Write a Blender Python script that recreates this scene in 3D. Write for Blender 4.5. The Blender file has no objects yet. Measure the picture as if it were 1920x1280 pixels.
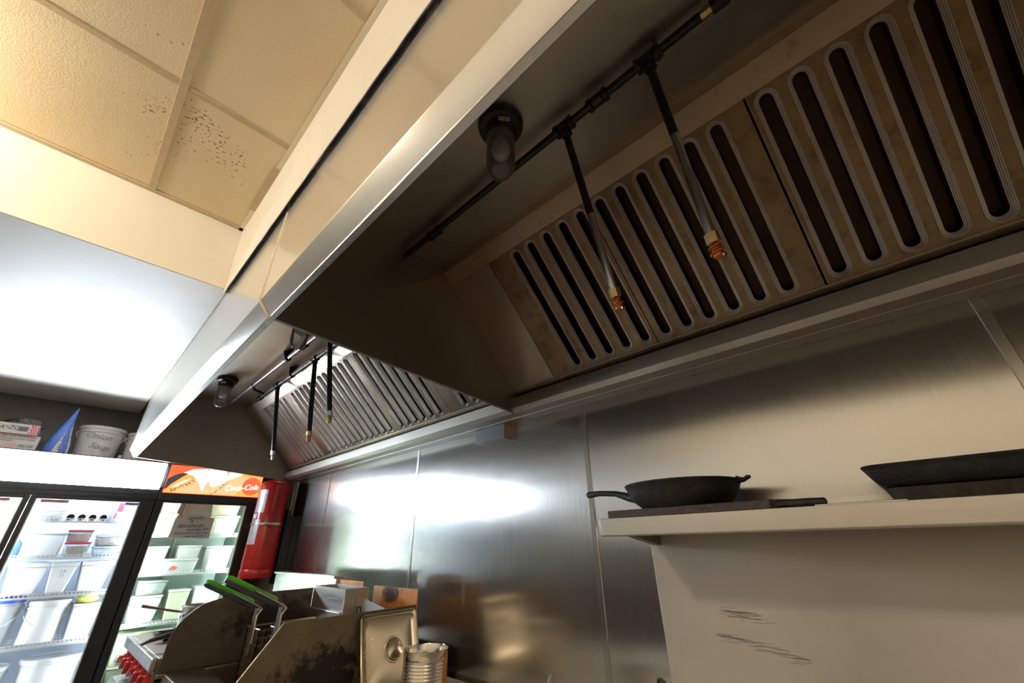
import bpy, bmesh, math, random
from mathutils import Matrix, Vector
random.seed(7)
C = bpy.context.scene.collection
SC = bpy.context.scene
PI = math.pi
H = 1.42                      # height of the lens above the floor; every z below is measured from the lens

# ------------------------------------------------------------------ camera
cam = bpy.data.cameras.new('camera'); camo = bpy.data.objects.new('camera', cam); C.objects.link(camo)
cam.sensor_width = 36.0; cam.lens = 14.0835; cam.clip_start = 0.02
def cam_matrix(yaw, pitch, roll):
    y, p, r = (math.radians(a) for a in (yaw, pitch, roll))
    fw = Vector((math.sin(y)*math.cos(p), math.cos(y)*math.cos(p), math.sin(p)))
    ri = Vector((math.cos(y), -math.sin(y), 0)); up = ri.cross(fw)
    r2 = ri*math.cos(r) + up*math.sin(r); u2 = -ri*math.sin(r) + up*math.cos(r)
    m = Matrix((r2, u2, -fw)).transposed().to_4x4()
    m.translation = (0, 0, H)
    return m
camo.matrix_world = cam_matrix(46.7857, 26.7958, -1.18606)
SC.camera = camo

# ------------------------------------------------------------------ world, light, exposure
w = bpy.data.worlds.new('world'); SC.world = w; w.use_nodes = True
w.node_tree.nodes['Background'].inputs[0].default_value = (1.0, 0.85, 0.68, 1)
w.node_tree.nodes['Background'].inputs[1].default_value = 0.02
vs = SC.view_settings
vs.view_transform = 'Standard'; vs.look = 'None'; vs.exposure = 0.0; vs.gamma = 1.0; vs.use_curve_mapping = False
SC.cycles.use_denoising = True
SC.cycles.max_bounces = 10; SC.cycles.transparent_max_bounces = 16
SC.cycles.sample_clamp_indirect = 4.0
WARM = (1.0, 0.86, 0.67)
def lamp(name, kind, loc, power, col, **kw):
    l = bpy.data.lights.new(name, kind); l.energy = power; l.color = col
    for k, v in kw.items(): setattr(l, k, v)
    o = bpy.data.objects.new(name, l); C.objects.link(o); o.location = (loc[0], loc[1], loc[2]+H)
    return o
DOME_SPOTS = [(-1.02, 1.50, 34.0), (-1.25, -0.25, 34.0), (-1.1, -1.9, 30.0)]
for dx, dy, pw in DOME_SPOTS:
    lamp('dome_lamp_light', 'POINT', (dx, dy, 1.27), pw, WARM, shadow_soft_size=0.07)
HEADER_WHITE = 88.0
HEADER_RED = 2.3
TUBE_LEFT = 55.0
TUBE_RIGHT = 100.0

# ------------------------------------------------------------------ materials
MATS = {}
def nt(name):
    m = bpy.data.materials.new(name); m.use_nodes = True
    t = m.node_tree; b = t.nodes['Principled BSDF']
    MATS[name] = m
    return m, t, b
def N(t, kind, **kw):
    n = t.nodes.new(kind)
    for k, v in kw.items(): setattr(n, k, v)
    return n
def pos(t, scale=(1, 1, 1)):
    g = N(t, 'ShaderNodeNewGeometry'); mp = N(t, 'ShaderNodeMapping'); mp.inputs['Scale'].default_value = scale
    t.links.new(g.outputs['Position'], mp.inputs['Vector'])
    return mp.outputs['Vector']
def noise(t, vec, scale, detail=4, rough=0.55):
    n = N(t, 'ShaderNodeTexNoise'); n.inputs['Scale'].default_value = scale; n.inputs['Detail'].default_value = detail
    n.inputs['Roughness'].default_value = rough
    t.links.new(vec, n.inputs['Vector']); return n.outputs['Fac']
def ramp(t, fac, stops):
    r = N(t, 'ShaderNodeValToRGB'); e = r.color_ramp.elements
    while len(e) > 1: e.remove(e[-1])
    e[0].position = stops[0][0]; e[0].color = (*stops[0][1], 1)
    for p, c in stops[1:]:
        k = e.new(p); k.color = (*c, 1)
    t.links.new(fac, r.inputs['Fac']); return r.outputs['Color']
def g3(v): return (v, v, v)
def bump(t, b, fac, strength, dist=0.01, prev=None):
    n = N(t, 'ShaderNodeBump'); n.inputs['Strength'].default_value = strength; n.inputs['Distance'].default_value = dist
    t.links.new(fac, n.inputs['Height'])
    if prev is not None: t.links.new(prev, n.inputs['Normal'])
    t.links.new(n.outputs['Normal'], b.inputs['Normal']); return n.outputs['Normal']
def plain(name, col, rough=0.5, metal=0.0, var=0.08, scale=18, bumps=0.0, spec=0.5):
    m, t, b = nt(name)
    f = noise(t, pos(t), scale, 5)
    lo = tuple(max(0, c*(1-var)) for c in col); hi = tuple(min(1, c*(1+var)) for c in col)
    t.links.new(ramp(t, f, [(0.3, lo), (0.7, hi)]), b.inputs['Base Color'])
    b.inputs['Roughness'].default_value = rough; b.inputs['Metallic'].default_value = metal
    b.inputs['Specular IOR Level'].default_value = spec
    if bumps: bump(t, b, noise(t, pos(t), scale*4, 5), bumps, 0.004)
    return m
def steel(name, col, rough, brush=(4, 260, 4), wave=0.0, wscale=(1, 1, 1), var=0.05, rvar=0.06, dirt=None, grain=0.03, metal=1.0, aniso=None):
    m, t, b = nt(name)
    b.inputs['Metallic'].default_value = metal
    st = noise(t, pos(t, brush), 1.0, 3)
    cl = noise(t, pos(t), 3.0, 6, 0.6)
    lo = tuple(c*(1-var) for c in col); hi = tuple(c*(1+var) for c in col)
    colr = ramp(t, cl, [(0.35, lo), (0.65, hi)])
    if dirt:
        dm = noise(t, pos(t), dirt[2], 7, 0.7)
        fac = ramp(t, dm, [(dirt[0], g3(0)), (dirt[1], g3(1))])
        mx = N(t, 'ShaderNodeMix', data_type='RGBA'); t.links.new(fac, mx.inputs['Factor'])
        t.links.new(colr, mx.inputs['A']); mx.inputs['B'].default_value = (*dirt[3], 1)
        colr = mx.outputs['Result']
    t.links.new(colr, b.inputs['Base Color'])
    mr = N(t, 'ShaderNodeMapRange'); mr.inputs['To Min'].default_value = rough-rvar; mr.inputs['To Max'].default_value = rough+rvar
    mr.inputs['From Min'].default_value = 0.3; mr.inputs['From Max'].default_value = 0.7
    t.links.new(st, mr.inputs['Value']); t.links.new(mr.outputs['Result'], b.inputs['Roughness'])
    if aniso:
        b.inputs['Anisotropic'].default_value = aniso[0]
        cv = N(t, 'ShaderNodeCombineXYZ')
        for i in range(3): cv.inputs[i].default_value = aniso[1][i]
        t.links.new(cv.outputs[0], b.inputs['Tangent'])
    nrm = None
    if wave:
        nrm = bump(t, b, noise(t, pos(t, wscale), 1.0, 2, 0.4), wave, 0.05)
    if grain: bump(t, b, st, grain, 0.002, nrm)
    return m
def emit(name, col, s, tex=None):
    m, t, b = nt(name)
    b.inputs['Base Color'].default_value = (*[c*0.5 for c in col], 1)
    b.inputs['Emission Color'].default_value = (*col, 1); b.inputs['Emission Strength'].default_value = s
    b.inputs['Roughness'].default_value = 0.3
    return m

steel('steel_wall', (0.56, 0.545, 0.52), 0.21, brush=(3, 500, 6), wave=0.08, wscale=(1, 0.8, 3.0), rvar=0.03, var=0.03, grain=0.01, aniso=(0.75, (0, 1, 0)))
steel('steel_seam', (0.50, 0.48, 0.45), 0.22, brush=(3, 3, 3), rvar=0.02, var=0.03, grain=0)
steel('steel_splash', (0.56, 0.52, 0.46), 0.36, brush=(3, 8, 400), wave=0.05, wscale=(1, 3.0, 0.6), rvar=0.05, metal=0.62, grain=0.015, aniso=(0.7, (0, 0, 1)))
steel('steel_hood', (0.86, 0.83, 0.77), 0.24, brush=(20, 6, 700), wave=0.03, wscale=(1, 0.8, 3), rvar=0.01, var=0.02, grain=0, metal=0.78, aniso=(0.4, (0, 0, 1)))
steel('trough_steel', (0.58, 0.54, 0.48), 0.36, brush=(3, 3, 3), rvar=0.01, var=0.02, grain=0)
steel('table_steel', (0.64, 0.60, 0.53), 0.40, brush=(3, 3, 3), rvar=0.02, grain=0, metal=0.5)
steel('steel_lip', (0.68, 0.65, 0.60), 0.28, brush=(20, 6, 700), rvar=0.01, var=0.01, grain=0)
steel('steel_inner', (0.47, 0.425, 0.35), 0.36, brush=(30, 4, 30), rvar=0.04, grain=0.006, dirt=(0.56, 0.78, 9, (0.34, 0.28, 0.19)))
steel('steel_end', (0.30, 0.25, 0.20), 0.45, brush=(4, 4, 200), rvar=0.06)
steel('steel_rail', (0.56, 0.47, 0.36), 0.38, brush=(3, 3, 260), rvar=0.05, dirt=(0.58, 0.70, 14, (0.36, 0.27, 0.17)))
steel('steel_shelf', (0.62, 0.58, 0.51), 0.33, brush=(30, 30, 500), rvar=0.03, var=0.03, grain=0.01, metal=0.8)
steel('steel_clean', (0.66, 0.65, 0.63), 0.27, brush=(10, 10, 10), rvar=0.015, var=0.02, grain=0)
steel('filter_steel', (0.37, 0.285, 0.20), 0.37, brush=(8, 8, 8), rvar=0.03, var=0.14, grain=0.0, dirt=(0.52, 0.72, 16, (0.22, 0.145, 0.085)))
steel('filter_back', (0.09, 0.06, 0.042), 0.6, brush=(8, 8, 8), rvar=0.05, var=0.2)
steel('fryer_steel', (0.28, 0.23, 0.18), 0.36, brush=(4, 4, 90), rvar=0.08, var=0.10, dirt=(0.60, 0.66, 26, (0.05, 0.04, 0.03)))
steel('flue_steel', (0.55, 0.52, 0.48), 0.38, brush=(30, 4, 30), rvar=0.06)
steel('lid_steel', (0.64, 0.57, 0.45), 0.28, brush=(10, 10, 10), rvar=0.01, var=0.02, grain=0)
steel('tin', (0.72, 0.68, 0.60), 0.16, brush=(30, 30, 30), rvar=0.04, grain=0)
steel('wire', (0.62, 0.58, 0.52), 0.30, brush=(5, 5, 5), rvar=0.02, grain=0)
steel('brass', (0.62, 0.47, 0.24), 0.32, brush=(5, 5, 5), rvar=0.02, grain=0)
steel('copper', (0.55, 0.16, 0.07), 0.35, brush=(5, 5, 5), rvar=0.02, grain=0)
steel('pipe_galv', (0.60, 0.60, 0.60), 0.26, brush=(5, 5, 5), rvar=0.02, grain=0)
steel('basket_wire', (0.45, 0.32, 0.22), 0.42, brush=(60, 60, 60))
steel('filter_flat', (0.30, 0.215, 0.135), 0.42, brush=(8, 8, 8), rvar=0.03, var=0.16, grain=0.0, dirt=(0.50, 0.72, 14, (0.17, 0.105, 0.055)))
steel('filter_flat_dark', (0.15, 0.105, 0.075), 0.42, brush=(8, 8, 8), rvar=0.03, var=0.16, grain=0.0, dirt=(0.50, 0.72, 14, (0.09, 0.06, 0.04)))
steel('filter_ridge', (0.50, 0.47, 0.44), 0.36, brush=(8, 8, 8), rvar=0.04, var=0.14, grain=0.0, dirt=(0.58, 0.75, 18, (0.28, 0.22, 0.16)))
plain('pipe_black', (0.022, 0.019, 0.016), 0.38, 0.35, 0.3, 40)
plain('iron', (0.016, 0.015, 0.014), 0.5, 0.25, 0.5, 45, 0.6)
plain('griddle_iron', (0.05, 0.038, 0.028), 0.55, 0.3, 0.4, 60, 0.3)
plain('paint_cream', (0.80, 0.755, 0.65), 0.55, 0, 0.03, 6, 0.05)
plain('paint_trim', (0.80, 0.72, 0.56), 0.5, 0, 0.04, 10)
plain('paint_grey', (0.24, 0.215, 0.205), 0.6, 0, 0.05, 6, 0.05)
plain('tee_paint', (0.55, 0.43, 0.28), 0.45, 0, 0.08, 30)
plain('gap_dark', (0.26, 0.26, 0.265), 0.6, 0, 0.3, 30)
plain('black_plastic', (0.012, 0.012, 0.014), 0.35, 0, 0.2, 20)
plain('black_gasket', (0.03, 0.031, 0.035), 0.5, 0, 0.2, 20)
plain('white_plastic', (0.86, 0.87, 0.86), 0.35, 0, 0.02, 12)
plain('cooler_wall', (0.46, 0.51, 0.58), 0.4, 0, 0.02, 6)
plain('cooler_wall_green', (0.46, 0.60, 0.54), 0.4, 0, 0.02, 6)
plain('white_wire', (0.88, 0.90, 0.91), 0.4, 0, 0.02, 6)
plain('bucket_white', (0.74, 0.71, 0.69), 0.4, 0, 0.03, 10)
plain('tub_grey', (0.66, 0.69, 0.72), 0.35, 0, 0.03, 10)
plain('tub_cream', (0.80, 0.80, 0.62), 0.4, 0, 0.10, 14)
plain('rice', (0.80, 0.78, 0.62), 0.6, 0, 0.30, 60)
plain('sauce', (0.42, 0.28, 0.26), 0.5, 0, 0.35, 30)
plain('red_lid', (0.55, 0.03, 0.07), 0.35, 0, 0.08, 20)
plain('blue_lid', (0.05, 0.12, 0.62), 0.35, 0, 0.08, 20)
plain('blue_bag', (0.09, 0.18, 0.62), 0.35, 0, 0.15, 24, 0.1)
plain('bag_back', (0.72, 0.70, 0.68), 0.4, 0, 0.05, 24)
plain('carton_white', (0.78, 0.74, 0.74), 0.55, 0, 0.03, 20)
plain('carton_red', (0.60, 0.05, 0.09), 0.5, 0, 0.05, 20)
plain('carton_kraft', (0.66, 0.66, 0.46), 0.6, 0, 0.06, 20)
plain('carton_blue', (0.25, 0.28, 0.55), 0.5, 0, 0.05, 20)
plain('ink', (0.02, 0.02, 0.025), 0.6, 0, 0.1, 20)
plain('ink_grey', (0.16, 0.17, 0.18), 0.6, 0, 0.1, 20)
plain('ink_red', (0.55, 0.06, 0.08), 0.6, 0, 0.1, 20)
plain('pink_tape', (0.80, 0.45, 0.42), 0.5, 0, 0.08, 20)
plain('pink_tag', (0.90, 0.20, 0.22), 0.5, 0, 0.08, 20)
plain('black_film', (0.03, 0.03, 0.04), 0.25, 0, 0.4, 30)
plain('red_paint', (0.42, 0.016, 0.014), 0.25, 0, 0.06, 12)
plain('label_silver', (0.55, 0.53, 0.55), 0.35, 0.3, 0.15, 30)
plain('knob_red', (0.50, 0.025, 0.02), 0.3, 0, 0.12, 20)
plain('handle_green', (0.10, 0.42, 0.02), 0.35, 0, 0.12, 20)
plain('handle_grey', (0.05, 0.055, 0.07), 0.4, 0, 0.2, 20)
plain('pan_handle', (0.028, 0.018, 0.014), 0.35, 0, 0.2, 20)
plain('wood', (0.55, 0.38, 0.22), 0.6, 0, 0.15, 30)
plain('rubber', (0.02, 0.02, 0.02), 0.6, 0, 0.1, 20)
plain('floor_tile', (0.26, 0.20, 0.155), 0.5, 0, 0.1, 8)
plain('dark_panel', (0.085, 0.062, 0.045), 0.5, 0, 0.1, 8)
steel('steel_box', (0.14, 0.14, 0.145), 0.32, brush=(3, 3, 40), rvar=0.02, grain=0)
plain('yellow_green', (0.72, 0.78, 0.20), 0.5, 0, 0.2, 40)
plain('bulb_white', (0.50, 0.48, 0.46), 0.4, 0, 0.02, 20)
plain('label_pale', (0.45, 0.36, 0.25), 0.5, 0, 0.1, 40)
plain('orange_rust_tape', (0.55, 0.22, 0.06), 0.4, 0.5, 0.2, 40)

m, t, b = nt('paper')
tl = N(t, 'ShaderNodeBsdfTranslucent'); tl.inputs['Color'].default_value = (0.78, 0.76, 0.72, 1)
b.inputs['Base Color'].default_value = (0.78, 0.76, 0.74, 1); b.inputs['Roughness'].default_value = 0.8
mxs = N(t, 'ShaderNodeMixShader'); mxs.inputs[0].default_value = 0.5
t.links.new(b.outputs[0], mxs.inputs[1]); t.links.new(tl.outputs[0], mxs.inputs[2]); t.links.new(mxs.outputs[0], t.nodes['Material Output'].inputs['Surface'])
# ceiling tile: cream board with pits and brown specks
m, t, b = nt('tile_board')
v = pos(t)
base = ramp(t, noise(t, v, 1.4, 3), [(0.3, (0.74, 0.60, 0.39)), (0.7, (0.81, 0.69, 0.48))])
sp = noise(t, v, 95, 2, 0.5); zone = noise(t, v, 2.2, 2)
mul = N(t, 'ShaderNodeMath', operation='MULTIPLY'); t.links.new(sp, mul.inputs[0]); t.links.new(zone, mul.inputs[1])
spf = ramp(t, mul.outputs[0], [(0.395, g3(0)), (0.43, g3(1))])
mx = N(t, 'ShaderNodeMix', data_type='RGBA'); t.links.new(spf, mx.inputs['Factor']); t.links.new(base, mx.inputs['A'])
mx.inputs['B'].default_value = (0.30, 0.19, 0.09, 1); t.links.new(mx.outputs['Result'], b.inputs['Base Color'])
b.inputs['Roughness'].default_value = 0.85
bump(t, b, noise(t, v, 160, 5, 0.7), 0.5, 0.004)

# carbon-stained shields: a stain with a shape of its own around a given centre
def stained(name, col, centre, sx, sz, thr, rusty=False, sy=None):
    m, t, b = nt(name)
    g = N(t, 'ShaderNodeNewGeometry'); mp = N(t, 'ShaderNodeMapping')
    mp.vector_type = 'POINT'
    sub = N(t, 'ShaderNodeVectorMath', operation='SUBTRACT'); sub.inputs[1].default_value = (centre[0], centre[1], centre[2]+H)
    t.links.new(g.outputs['Position'], sub.inputs[0])
    mp.inputs['Scale'].default_value = (1/sx, 1/sy if sy else 0, 1/sz); t.links.new(sub.outputs[0], mp.inputs['Vector'])
    ln = N(t, 'ShaderNodeVectorMath', operation='LENGTH'); t.links.new(mp.outputs[0], ln.inputs[0])
    nz = noise(t, pos(t), 22, 8, 0.75)
    k = N(t, 'ShaderNodeMath', operation='MULTIPLY_ADD'); k.inputs[1].default_value = 2.6; t.links.new(nz, k.inputs[0]); k.inputs[2].default_value = -1.3
    ad = N(t, 'ShaderNodeMath', operation='ADD'); t.links.new(ln.outputs['Value'], ad.inputs[0]); t.links.new(k.outputs[0], ad.inputs[1])
    fac = ramp(t, ad.outputs[0], [(thr*0.55, g3(1)), (thr, g3(0))])
    base = ramp(t, noise(t, pos(t), 7, 6, 0.65), [(0.3, tuple(c*0.72 for c in col)), (0.7, tuple(c*1.12 for c in col))])
    mx = N(t, 'ShaderNodeMix', data_type='RGBA'); t.links.new(fac, mx.inputs['Factor']); t.links.new(base, mx.inputs['A'])
    mx.inputs['B'].default_value = (0.012, 0.009, 0.007, 1) if not rusty else (0.05, 0.025, 0.02, 1)
    t.links.new(mx.outputs['Result'], b.inputs['Base Color'])
    inv = N(t, 'ShaderNodeMath', operation='MULTIPLY_ADD'); t.links.new(fac, inv.inputs[0]); inv.inputs[1].default_value = -0.75 if not rusty else -0.1; inv.inputs[2].default_value = 0.85 if not rusty else 0.25
    t.links.new(inv.outputs[0], b.inputs['Metallic'])
    b.inputs['Roughness'].default_value = 0.42
    bump(t, b, noise(t, pos(t), 60, 6, 0.7), 0.12, 0.004)
    return m
stained('shield_far_steel', (0.17, 0.135, 0.105), (0.93, 2.4, -0.31), 0.30, 0.11, 1.0)
stained('shield_near_steel', (0.26, 0.20, 0.135), (0.86, 1.8, -0.43), 0.20, 0.12, 1.0)
stained('rust_steel', (0.55, 0.22, 0.05), (1.25, 2.02, -0.205), 0.9, 0.045, 0.95, True, 0.10)

def glass(name, tint, refl=0.09, dens=0.0):
    m = bpy.data.materials.new(name); m.use_nodes = True; MATS[name] = m
    t = m.node_tree; t.nodes.clear()
    o = N(t, 'ShaderNodeOutputMaterial'); tr = N(t, 'ShaderNodeBsdfTransparent'); gl = N(t, 'ShaderNodeBsdfGlossy')
    tr.inputs['Color'].default_value = (*tint, 1); gl.inputs['Roughness'].default_value = 0.04
    fr = N(t, 'ShaderNodeFresnel'); fr.inputs['IOR'].default_value = 1.45
    mx = N(t, 'ShaderNodeMixShader'); t.links.new(fr.outputs[0], mx.inputs[0]); t.links.new(tr.outputs[0], mx.inputs[1]); t.links.new(gl.outputs[0], mx.inputs[2])
    last = mx.outputs[0]
    if dens:
        df = N(t, 'ShaderNodeBsdfDiffuse'); df.inputs['Color'].default_value = (*tint, 1)
        nz = noise(t, pos(t), 30, 4)
        mr = N(t, 'ShaderNodeMapRange'); mr.inputs['To Min'].default_value = dens*0.4; mr.inputs['To Max'].default_value = dens*1.6
        t.links.new(nz, mr.inputs['Value'])
        m2 = N(t, 'ShaderNodeMixShader'); t.links.new(mr.outputs[0], m2.inputs[0]); t.links.new(last, m2.inputs[1]); t.links.new(df.outputs[0], m2.inputs[2])
        last = m2.outputs[0]
    t.links.new(last, o.inputs['Surface'])
    return m
glass('door_glass', (0.97, 0.985, 0.985))
glass('jar_glass', (0.90, 0.87, 0.82), dens=0.10)
glass('clear_plastic', (0.92, 0.94, 0.95), dens=0.28)
glass('clear_film', (0.95, 0.95, 0.96), dens=0.22)
emit('header_white', (0.74, 0.86, 1.0), HEADER_WHITE)
emit('header_red', (1.0, 0.075, 0.025), HEADER_RED)
emit('header_orange', (1.0, 0.28, 0.06), HEADER_RED*0.8)
emit('header_cream', (0.95, 0.62, 0.30), HEADER_RED*0.45)
emit('header_splash', (1.0, 0.90, 0.72), HEADER_RED*0.9)
emit('header_letter', (1.0, 0.93, 0.85), HEADER_RED*1.2)
emit('header_bottle', (0.06, 0.05, 0.06), HEADER_RED*0.5)
emit('tube_left', (0.82, 0.91, 1.0), TUBE_LEFT)
emit('tube_right', (0.80, 1.0, 0.91), TUBE_RIGHT)
emit('dome_glow', WARM, 6.0)

# ------------------------------------------------------------------ mesh building
class MB:
    def __init__(s): s.v = []; s.f = []
    def add(s, vs, fs):
        o = len(s.v); s.v += [tuple(p) for p in vs]; s.f += [tuple(i+o for i in f) for f in fs]; return s
    def box(s, x0, x1, y0, y1, z0, z1):
        vs = [(x, y, z) for z in (z0, z1) for y in (y0, y1) for x in (x0, x1)]
        return s.add(vs, [(0, 2, 3, 1), (4, 5, 7, 6), (0, 1, 5, 4), (2, 6, 7, 3), (0, 4, 6, 2), (1, 3, 7, 5)])
    def prism(s, poly, a, b, axis='y'):
        def mk(p, k):
            return (p[0], k, p[1]) if axis == 'y' else (k, p[0], p[1]) if axis == 'x' else (p[0], p[1], k)
        n = len(poly); vs = [mk(p, a) for p in poly] + [mk(p, b) for p in poly]
        fs = [tuple(range(n)), tuple(range(2*n-1, n-1, -1))] + [(i, i+n, (i+1) % n+n, (i+1) % n) for i in range(n)]
        return s.add(vs, fs)
    def tube(s, path, r, n=8, caps=True):
        path = [Vector(p) for p in path]; rs = r if isinstance(r, (list, tuple)) else [r]*len(path)
        rings = []; u = None
        for i, p in enumerate(path):
            a = path[max(0, i-1)]; c = path[min(len(path)-1, i+1)]; d = (c-a).normalized()
            if u is None:
                u = d.orthogonal().normalized()
            else:
                u = (u - d*u.dot(d)).normalized()
            w_ = d.cross(u)
            rings.append([p + (u*math.cos(2*PI*k/n)+w_*math.sin(2*PI*k/n))*rs[i] for k in range(n)])
        vs = [q for rg in rings for q in rg]; fs = []
        for i in range(len(path)-1):
            for k in range(n):
                fs.append((i*n+k, i*n+(k+1) % n, (i+1)*n+(k+1) % n, (i+1)*n+k))
        if caps: fs += [tuple(range(n))[::-1], tuple((len(path)-1)*n+k for k in range(n))]
        return s.add(vs, fs)
    def lathe(s, prof, c, n=28, axis='z', sx=1.0):
        vs = []; fs = []
        for r, h in prof:
            for k in range(n):
                a = 2*PI*k/n; x, y = r*math.cos(a)*sx, r*math.sin(a)
                vs.append((c[0]+x, c[1]+y, c[2]+h) if axis == 'z' else (c[0]+h, c[1]+x, c[2]+y) if axis == 'x' else (c[0]+x, c[1]+h, c[2]+y))
        for i in range(len(prof)-1):
            for k in range(n):
                fs.append((i*n+k, i*n+(k+1) % n, (i+1)*n+(k+1) % n, (i+1)*n+k))
        if prof[0][0] > 1e-6: fs.append(tuple(range(n))[::-1])
        if prof[-1][0] > 1e-6: fs.append(tuple((len(prof)-1)*n+k for k in range(n)))
        return s.add(vs, fs)
    def taper(s, x0, x1, y0, y1, z0, z1, d, open_top=False):
        vs = [(x0+d, y0+d, z0), (x1-d, y0+d, z0), (x1-d, y1-d, z0), (x0+d, y1-d, z0), (x0, y0, z1), (x1, y0, z1), (x1, y1, z1), (x0, y1, z1)]
        fs = [(3, 2, 1, 0), (0, 1, 5, 4), (1, 2, 6, 5), (2, 3, 7, 6), (3, 0, 4, 7)]
        if not open_top: fs.append((4, 5, 6, 7))
        return s.add(vs, fs)
    def xf(s, m):
        s.v = [tuple(m @ Vector(p)) for p in s.v]; return s

ABS = {}
def link(name, mb, mat, parent=None, bev=0.0, seg=2, smooth=True, ang=40, kind=None, recalc=True, extra=None):
    me = bpy.data.meshes.new(name)
    xs = [p[0] for p in mb.v]; ys = [p[1] for p in mb.v]; zs = [p[2] for p in mb.v]
    org = ABS[parent.name] if parent else Vector(((min(xs)+max(xs))/2, (min(ys)+max(ys))/2, min(zs)))
    me.from_pydata([(p[0]-org[0], p[1]-org[1], p[2]-org[2]) for p in mb.v], [], mb.f)
    bm = bmesh.new(); bm.from_mesh(me)
    if recalc: bmesh.ops.recalc_face_normals(bm, faces=bm.faces)
    bm.to_mesh(me); bm.free()
    me.materials.append(MATS[mat])
    if extra:
        for k in extra[0]: me.materials.append(MATS[k])
        for p_, k in zip(me.polygons, extra[1]): p_.material_index = k
    if smooth:
        me.shade_smooth(); me.set_sharp_from_angle(angle=math.radians(ang))
    o = bpy.data.objects.new(name, me); C.objects.link(o)
    if parent: o.parent = parent
    else: o.location = (org[0], org[1], org[2]+H)
    ABS[o.name] = Vector(org)
    if bev:
        bv = o.modifiers.new('bevel', 'BEVEL'); bv.width = bev; bv.segments = seg; bv.limit_method = 'ANGLE'; bv.angle_limit = math.radians(35)
        bv.harden_normals = False
    if kind: o['kind'] = kind
    return o
def tag(o, label, cat, group=None):
    o['label'] = label; o['category'] = cat
    if group: o['group'] = group
    return o
def thing(name, label, cat, loc, group=None):
    o = bpy.data.objects.new(name, None); C.objects.link(o); o.location = (loc[0], loc[1], loc[2]+H)
    o.empty_display_size = 0.05
    ABS[o.name] = Vector(loc); return tag(o, label, cat, group)
def struct(name, mb, mat, **kw): return link(name, mb, mat, kind='structure', **kw)
def text(name, s, size, mat, parent, p, facing='-y', shear=0.0, ext=0.0006, tilt=0.0, sx=1.0, align='CENTER'):
    c = bpy.data.curves.new(name, 'FONT'); c.body = s; c.size = size; c.extrude = ext; c.shear = shear
    c.align_x = align; c.align_y = 'CENTER'; c.resolution_u = 2
    tmp = bpy.data.objects.new(name, c); C.objects.link(tmp)
    dg = bpy.context.evaluated_depsgraph_get(); me = bpy.data.meshes.new_from_object(tmp.evaluated_get(dg))
    bpy.data.objects.remove(tmp)
    if facing == '-y': R = Matrix.Rotation(PI/2, 4, 'X')
    elif facing == '-x': R = Matrix.Rotation(-PI/2, 4, 'Z') @ Matrix.Rotation(PI/2, 4, 'X')
    else: R = Matrix.Identity(4)
    org = ABS[parent.name]
    M = Matrix.Translation(Vector(p)-org) @ R @ Matrix.Rotation(tilt, 4, 'Z') @ Matrix.Diagonal((sx, 1, 1, 1))
    me.transform(M); me.materials.clear(); me.materials.append(MATS[mat])
    o = bpy.data.objects.new(name, me); C.objects.link(o); o.parent = parent; ABS[o.name] = Vector(org)
    return o

XW = 1.44          # steel wall plane
# ================================================================== the room
struct('floor', MB().box(-2.6, XW+0.1, -3.0, 4.9, -H-0.1, -H), 'floor_tile')
wr = struct('wall_right', MB().box(XW+0.004, XW+0.12, -3.0, 4.9, -H, 1.6), 'paint_cream')
wf = struct('wall_far', MB().box(-2.72, XW+0.12, 4.80, 4.92, -H, 1.6), 'paint_grey')
struct('wall_left', MB().box(-2.72, -2.6, -3.0, 4.9, -H, 1.6), 'paint_cream')
struct('unseen_dark_panel', MB().box(-2.6, -2.572, -3.0, 4.0, -H, 0.05), 'dark_panel', bev=0.004)  # dark panel added out of view to darken the lower reflections in the steel
struct('wall_near', MB().box(-2.72, XW+0.12, -3.12, -3.0, -H, 1.6), 'paint_cream')
ceil = struct('ceiling', MB().box(-2.72, XW+0.12, -3.12, 4.92, 1.41, 1.6), 'paint_cream')
# stainless wall sheets, one part each, with the seam battens between them
seams = [-2.70, -1.481, -0.262, 0.942, 2.166, 3.385, 4.062]
for a, c in zip(seams[:-1], seams[1:]):
    link('steel_sheet', MB().box(XW, XW+0.004, a+0.0015, c-0.0015, -H, 0.60), 'steel_wall', wr)
for y in seams[1:5]:
    link('seam_strip', MB().prism([(XW, y-0.012), (XW, y+0.012), (XW-0.0025, y+0.010), (XW-0.0025, y-0.010)], -H, 0.545, 'z'), 'steel_seam', wr, ang=15)
link('seam_strip', MB().box(XW-0.003, XW, 3.383, 3.387, -H, 0.545), 'steel_end', wr)
link('edge_trim', MB().box(XW-0.006, XW+0.002, 4.055, 4.072, -H, 0.56), 'white_plastic', wr, bev=0.002)
link('steel_sheet', MB().box(XW-0.012, XW, -1.6, 0.715, -1.0, 0.05), 'steel_splash', wr, bev=0.001)
# scuff marks scratched on the splash sheet
def scuff(cy, cz, n, ln, seed):
    random.seed(seed); mb = MB()
    for i in range(n):
        y = cy+random.uniform(-ln, ln); z = cz+(y-cy)*0.18+random.gauss(0, 0.006); l = random.uniform(0.006, 0.03)
        mb.box(XW-0.0126, XW-0.0118, y-l, y+l, z-0.0004, z+0.0004)
    return mb
link('scuff', scuff(0.46, -0.195, 30, 0.06, 3), 'steel_end', wr, kind='stuff')
link('scuff', scuff(0.44, -0.262, 40, 0.10, 4), 'steel_end', wr, kind='stuff')

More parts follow.
